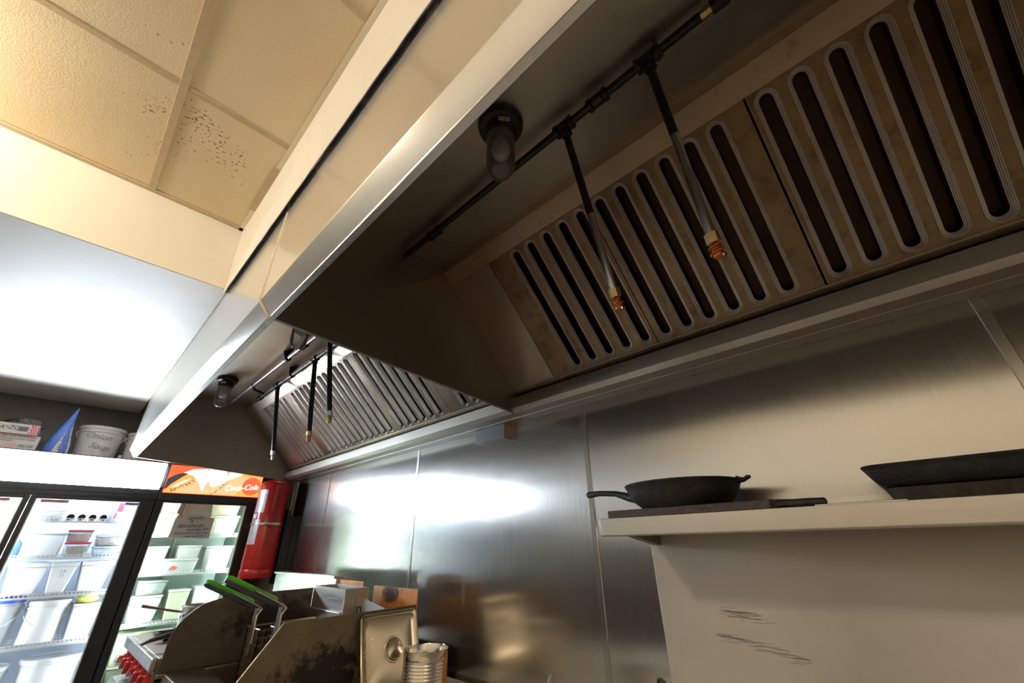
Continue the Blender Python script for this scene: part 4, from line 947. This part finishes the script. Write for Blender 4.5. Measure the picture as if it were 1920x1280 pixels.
# deep fryer between the two shields
YA, YB = 2.40, 1.80
df = thing('deep_fryer', 'deep fryer between two tall stained shields, wire baskets in it', 'fryer', (0.95, 2.1, -H))
link('body', MB().box(0.50, 1.36, YB+0.006, YA-0.006, -1.28, -0.52), 'steel_clean', df, bev=0.004)
mbv = MB().box(0.49, 0.62, YB+0.006, YA-0.006, -0.52, -0.432).box(0.62, 1.02, YB+0.006, YB+0.05, -0.52, -0.432).box(0.62, 1.02, YA-0.05, YA-0.006, -0.52, -0.432).box(1.02, 1.36, YB+0.006, YA-0.006, -0.52, -0.432)
link('deck', mbv, 'fryer_steel', df, bev=0.003)
sA = [(0.468, -0.443), (0.472, -0.405), (0.474, -0.358), (0.476, -0.318), (0.490, -0.280), (0.508, -0.252), (0.534, -0.227), (0.562, -0.209), (0.597, -0.197), (0.645, -0.189), (0.700, -0.184), (1.030, -0.180), (1.030, -0.443)]
link('side_shield', MB().prism(sA, YA-0.003, YA), 'shield_far_steel', df, ang=20)
link('shield_foot', MB().box(0.468, 1.02, YA-0.020, YA-0.003, -0.446, -0.432), 'fryer_steel', df, bev=0.002)
sB = [(0.520, -0.52), (0.545, -0.44), (0.573, -0.391), (0.690, -0.2395), (1.250, -0.2355), (1.250, -0.52)]
link('side_shield', MB().prism(sB, YB, YB+0.003), 'shield_near_steel', df, bev=0.0006, seg=1)
link('shield_edge', MB().tube([(0.546, YB+0.0015, -0.438), (0.573, YB+0.0015, -0.391), (0.690, YB+0.0015, -0.2395), (0.82, YB+0.0015, -0.2385)], 0.0022, 6), 'brass', df)
# flues
fl = MB(); box_t = 0.003
def flue(x0, x1, y0, y1, z0, z1):
    return MB().box(x0, x0+box_t, y0, y1, z0, z1).box(x1-box_t, x1, y0, y1, z0, z1).box(x0+box_t, x1-box_t, y0, y0+box_t, z0, z1).box(x0+box_t, x1-box_t, y1-box_t, y1, z0, z1)
link('flue_box', flue(1.030, 1.150, 2.055, YA-0.004, -0.432, -0.172), 'flue_steel', df, bev=0.001, seg=1)
link('flue_rear', MB().box(1.151, 1.156, 2.12, 2.36, -0.20, -0.152), 'rust_steel', df)
link('badge', MB().box(1.0285, 1.0300, 2.12, 2.21, -0.222, -0.214), 'steel_rail', df)
link('front_cover', MB().box(1.016, 1.0295, 2.056, YA-0.006, -0.432, -0.262), 'flue_steel', df, bev=0.002)
link('flue_box', MB().add([(1.09, YB+0.004, -0.235), (1.09, 2.05, -0.200), (1.093, 2.05, -0.200), (1.093, YB+0.004, -0.235), (1.09, YB+0.004, -0.432), (1.09, 2.05, -0.432), (1.093, 2.05, -0.432), (1.093, YB+0.004, -0.432)],
     [(0, 1, 2, 3), (4, 7, 6, 5), (0, 4, 5, 1), (2, 6, 7, 3), (1, 5, 6, 2), (0, 3, 7, 4)]), 'flue_steel', df)
link('flue_rear', MB().box(1.252, 1.257, YB, 2.19, -0.40, -0.178), 'rust_steel', df)
link('flue_floor', MB().box(1.094, 1.252, YB+0.004, 2.19, -0.262, -0.258), 'rust_steel', df)
link('wire_hook', MB().tube([(1.085, 2.02, -0.275), (1.08, 2.02, -0.245), (1.08, 1.99, -0.240), (1.08, 1.975, -0.268)], 0.003, 6), 'pipe_black', df)
link('wire_hook', MB().tube([(1.085, 1.93, -0.280), (1.08, 1.93, -0.256), (1.08, 1.90, -0.253), (1.08, 1.885, -0.275)], 0.003, 6), 'pipe_black', df)
for x in (0.54, 1.30):
    for y in (YB+0.05, YA-0.05): link('leg', MB().lathe([(0.02, 0), (0.022, 0.02), (0.022, 0.14)], (x, y, -H), 12), 'steel_clean', df)
def basket(label, y, x0, z0):
    b_ = thing('fry_basket', label, 'basket', (x0+0.45, y, -0.50), 'fry baskets')
    # wire cage
    xa, xb, ya, yb, za, zb = x0+0.215, x0+0.50, y-0.075, y+0.075, -0.505, z0-0.185
    mb = MB()
    for k in range(17):
        x = xa+(xb-xa)*k/16; mb.box(x-0.0012, x+0.0012, ya-0.0012, ya+0.0012, za, zb); mb.box(x-0.0012, x+0.0012, yb-0.0012, yb+0.0012, za, zb); mb.box(x-0.0012, x+0.0012, ya, yb, za-0.0012, za+0.0012)
    for k in range(9):
        yy = ya+(yb-ya)*k/8; mb.box(xa-0.0012, xa+0.0012, yy-0.0012, yy+0.0012, za, zb); mb.box(xb-0.0012, xb+0.0012, yy-0.0012, yy+0.0012, za, zb); mb.box(xa, xb, yy-0.0012, yy+0.0012, za-0.0012, za+0.0012)
    for k in range(9):
        z = za+(zb-za)*k/8
        for yy in (ya, yb): mb.box(xa, xb, yy-0.0012, yy+0.0012, z-0.0012, z+0.0012)
        for xx in (xa, xb): mb.box(xx-0.0012, xx+0.0012, ya, yb, z-0.0012, z+0.0012)
    link('wire_cage', mb, 'basket_wire', b_, smooth=False)
    link('rim', MB().tube([(xa, ya, zb), (xb, ya, zb), (xb, yb, zb), (xa, yb, zb), (xa, ya, zb)], 0.004, 6), 'wire', b_)
    for s, mt in ((-0.016, 'wire'), (0.016, 'wire')):
        link('handle_wire', MB().tube([(xa-0.004, y+s, zb-0.05), (xa-0.004, y+s, zb+0.045), (xa+0.010, y+s, z0-0.118), (xa-0.006, y+s, z0-0.106), (x0+0.10, y+s*0.9, z0-0.050)], 0.0042, 6), mt, b_)
    link('handle_plate', MB().box(xa-0.008, xa-0.004, y-0.014, y+0.014, zb-0.09, z0-0.115), 'wire', b_)
    link('grip', MB().tube([(x0, y+0.012, z0), (x0+0.012, y+0.012, z0-0.004), (x0+0.185, y+0.012, z0-0.086), (x0+0.195, y+0.012, z0-0.092)], [0.005, 0.0085, 0.0085, 0.005], 8), 'handle_green', b_)
    link('grip_underside', MB().tube([(x0-0.012, y-0.016, z0-0.010), (x0, y-0.016, z0-0.016), (x0+0.180, y-0.016, z0-0.104), (x0+0.195, y-0.016, z0-0.108)], [0.004, 0.0075, 0.0075, 0.004], 8), 'handle_grey', b_)
    return b_
basket('fry basket with a green grip, nearer the coolers', 2.20, 0.508, -0.111)
basket('fry basket with a green grip, nearer the camera', 1.955, 0.514, -0.090)
tag(link('wooden_spoon', MB().lathe([(0, -0.008), (0.024, -0.006), (0.030, 0.0), (0.022, 0.006), (0, 0.008)], (0.66, 1.90, -0.424), 16), 'wood'), 'small round wooden spoon end on the fryer deck', 'utensil')

# work table under the shelf
wt = thing('steel_table', 'stainless steel cooking table below the pan shelf, mostly out of frame', 'table', (1.0, 0.3, -H))
link('tabletop', MB().box(0.53, 1.41, -1.45, 1.77, ZTAB-0.04, ZTAB), 'table_steel', wt, bev=0.003)
link('front_ledge', MB().box(0.53, 0.80, -1.40, 1.30, ZTAB+0.0005, ZTAB+0.016), 'white_plastic', wt, bev=0.003)  # unseen white board added to bounce light up into the hood lip
link('undershelf', MB().box(0.66, 1.38, -1.40, 1.72, -1.16, -1.13), 'steel_clean', wt)
for x in (0.68, 1.36):
    for y in (-1.38, 0.2, 1.70): link('leg', MB().lathe([(0.018, 0), (0.02, 0.02), (0.02, 0.87)], (x, y, -H), 12), 'steel_clean', wt)
# hotel pan lid leaning on the near shield
ld = thing('pan_lid', 'stainless hotel pan lid with a round recessed grip, leaning on the near shield', 'lid', (1.11, 1.73, ZTAB))
def lid_local():
    # u across 0..0.26, v up 0..0.275, n outwards (towards -y)
    def rr(u0, u1, v0, v1, r, n, k=6):
        out = []
        for cx, cy, a0 in ((u1-r, v1-r, 0), (u0+r, v1-r, PI/2), (u0+r, v0+r, PI), (u1-r, v0+r, 3*PI/2)):
            for i in range(k+1): a = a0+PI/2*i/k; out.append((cx+r*math.cos(a), cy+r*math.sin(a), n))
        return out
    L = [rr(0.002, 0.258, 0.002, 0.273, 0.012, -0.004), rr(0, 0.26, 0, 0.275, 0.014, 0.0), rr(0.004, 0.256, 0.004, 0.271, 0.014, 0.003), rr(0.013, 0.247, 0.013, 0.262, 0.02, 0.003), rr(0.018, 0.242, 0.018, 0.257, 0.024, -0.004), rr(0.030, 0.230, 0.030, 0.245, 0.03, -0.010)]
    n = len(L[0])
    cu, cv = 0.150, 0.145
    for r, h in ((0.046, -0.010), (0.044, -0.0065), (0.040, -0.0065), (0.037, -0.012), (0.028, -0.020), (0.012, -0.024)):
        L.append([(cu+r*math.cos(PI*2*k/n), cv+r*math.sin(PI*2*k/n)*1.0, h) for k in range(n)])
    vs = [p for l in L for p in l]; fs = []
    for i in range(len(L)-1):
        for k in range(n): fs.append((i*n+k, i*n+(k+1) % n, (i+1)*n+(k+1) % n, (i+1)*n+k))
    fs.append(tuple((len(L)-1)*n+k for k in range(n)))
    return vs, fs
vsl, fsl = lid_local(); lean = math.radians(17)
Mx = Matrix.Translation((0.978, 1.706, ZTAB+0.003))
def lidpt(u, v, n): return Mx @ Vector((u, v*math.sin(lean)-n*math.cos(lean), v*math.cos(lean)+n*math.sin(lean)))
link('cover', MB().add([lidpt(*p) for p in vsl], fsl), 'lid_steel', ld, ang=35)
link('rolled_rim', MB().tube([lidpt(u, v, 0.001) for u, v in ((0.014, 0), (0.246, 0), (0.26, 0.014), (0.26, 0.261), (0.246, 0.275), (0.014, 0.275), (0, 0.261), (0, 0.014), (0.014, 0))], 0.0028, 6), 'lid_steel', ld)
# big tin can
tc = thing('tin_can', 'large open tin can with ribbed sides in front of the pan lid', 'can', (1.092, 1.49, ZTAB))
prof = [(0.077, 0.0), (0.080, 0.002), (0.079, 0.006)]
for k in range(14): z = 0.012+k*0.0098; prof += [(0.0785, z), (0.0765, z+0.0036), (0.0765, z+0.006), (0.0785, z+0.0092)]
prof += [(0.0785, 0.152), (0.0785, 0.172), (0.0805, 0.174), (0.0805, 0.178), (0.078, 0.179), (0.0768, 0.176), (0.0768, 0.02), (0, 0.018)]
link('can_wall', MB().lathe(prof, (1.092, 1.49, ZTAB), 48), 'tin', tc, ang=60)
link('side_seam', MB().box(1.120, 1.134, 1.4155, 1.4185, ZTAB+0.004, ZTAB+0.172), 'orange_rust_tape', tc)
# small things that poke up from the table
kn = thing('table_knife', 'slim steel utensil blade sticking up by the wall', 'utensil', (1.16, 0.98, ZTAB))
link('blade', MB().prism([(1.14, -0.50), (1.155, -0.50), (1.212, -0.362), (1.206, -0.356), (1.196, -0.366)], 0.998, 1.001), 'steel_clean', kn)
link('holder', MB().lathe([(0.045, 0), (0.045, 0.08), (0.042, 0.08), (0.042, 0.004), (0, 0.004)], (1.148, 1.0, ZTAB), 20), 'steel_clean', kn)
hp = thing('iron_pan', 'black pan whose looped handle end shows at the bottom edge', 'pan', (1.10, 0.30, ZTAB))
link('bowl', MB().lathe([(0, 0), (0.10, 0), (0.112, 0.005), (0.13, 0.045), (0.126, 0.046), (0.108, 0.010), (0, 0.006)], (1.10, 0.30, ZTAB), 36), 'iron', hp)
hd = Vector((0.24, 0.93, 0.0)).normalized()
p0 = Vector((1.10, 0.30, ZTAB+0.04))+hd*0.125
p1 = Vector((1.202, 0.632, -0.325))
link('handle', MB().tube([p0, p0.lerp(p1, 0.3)+Vector((0, 0, 0.012)), p0.lerp(p1, 0.9)], [0.010, 0.008, 0.009], 8), 'iron', hp)
dd = (p1-p0).normalized(); uu = dd.cross(Vector((1, 0, 0.4))).normalized(); 
link('handle_loop', MB().tube([p0.lerp(p1, 0.97)+dd*0.018*math.cos(k*PI/8)+uu*0.011*math.sin(k*PI/8) for k in range(17)], 0.0045, 6), 'iron', hp)
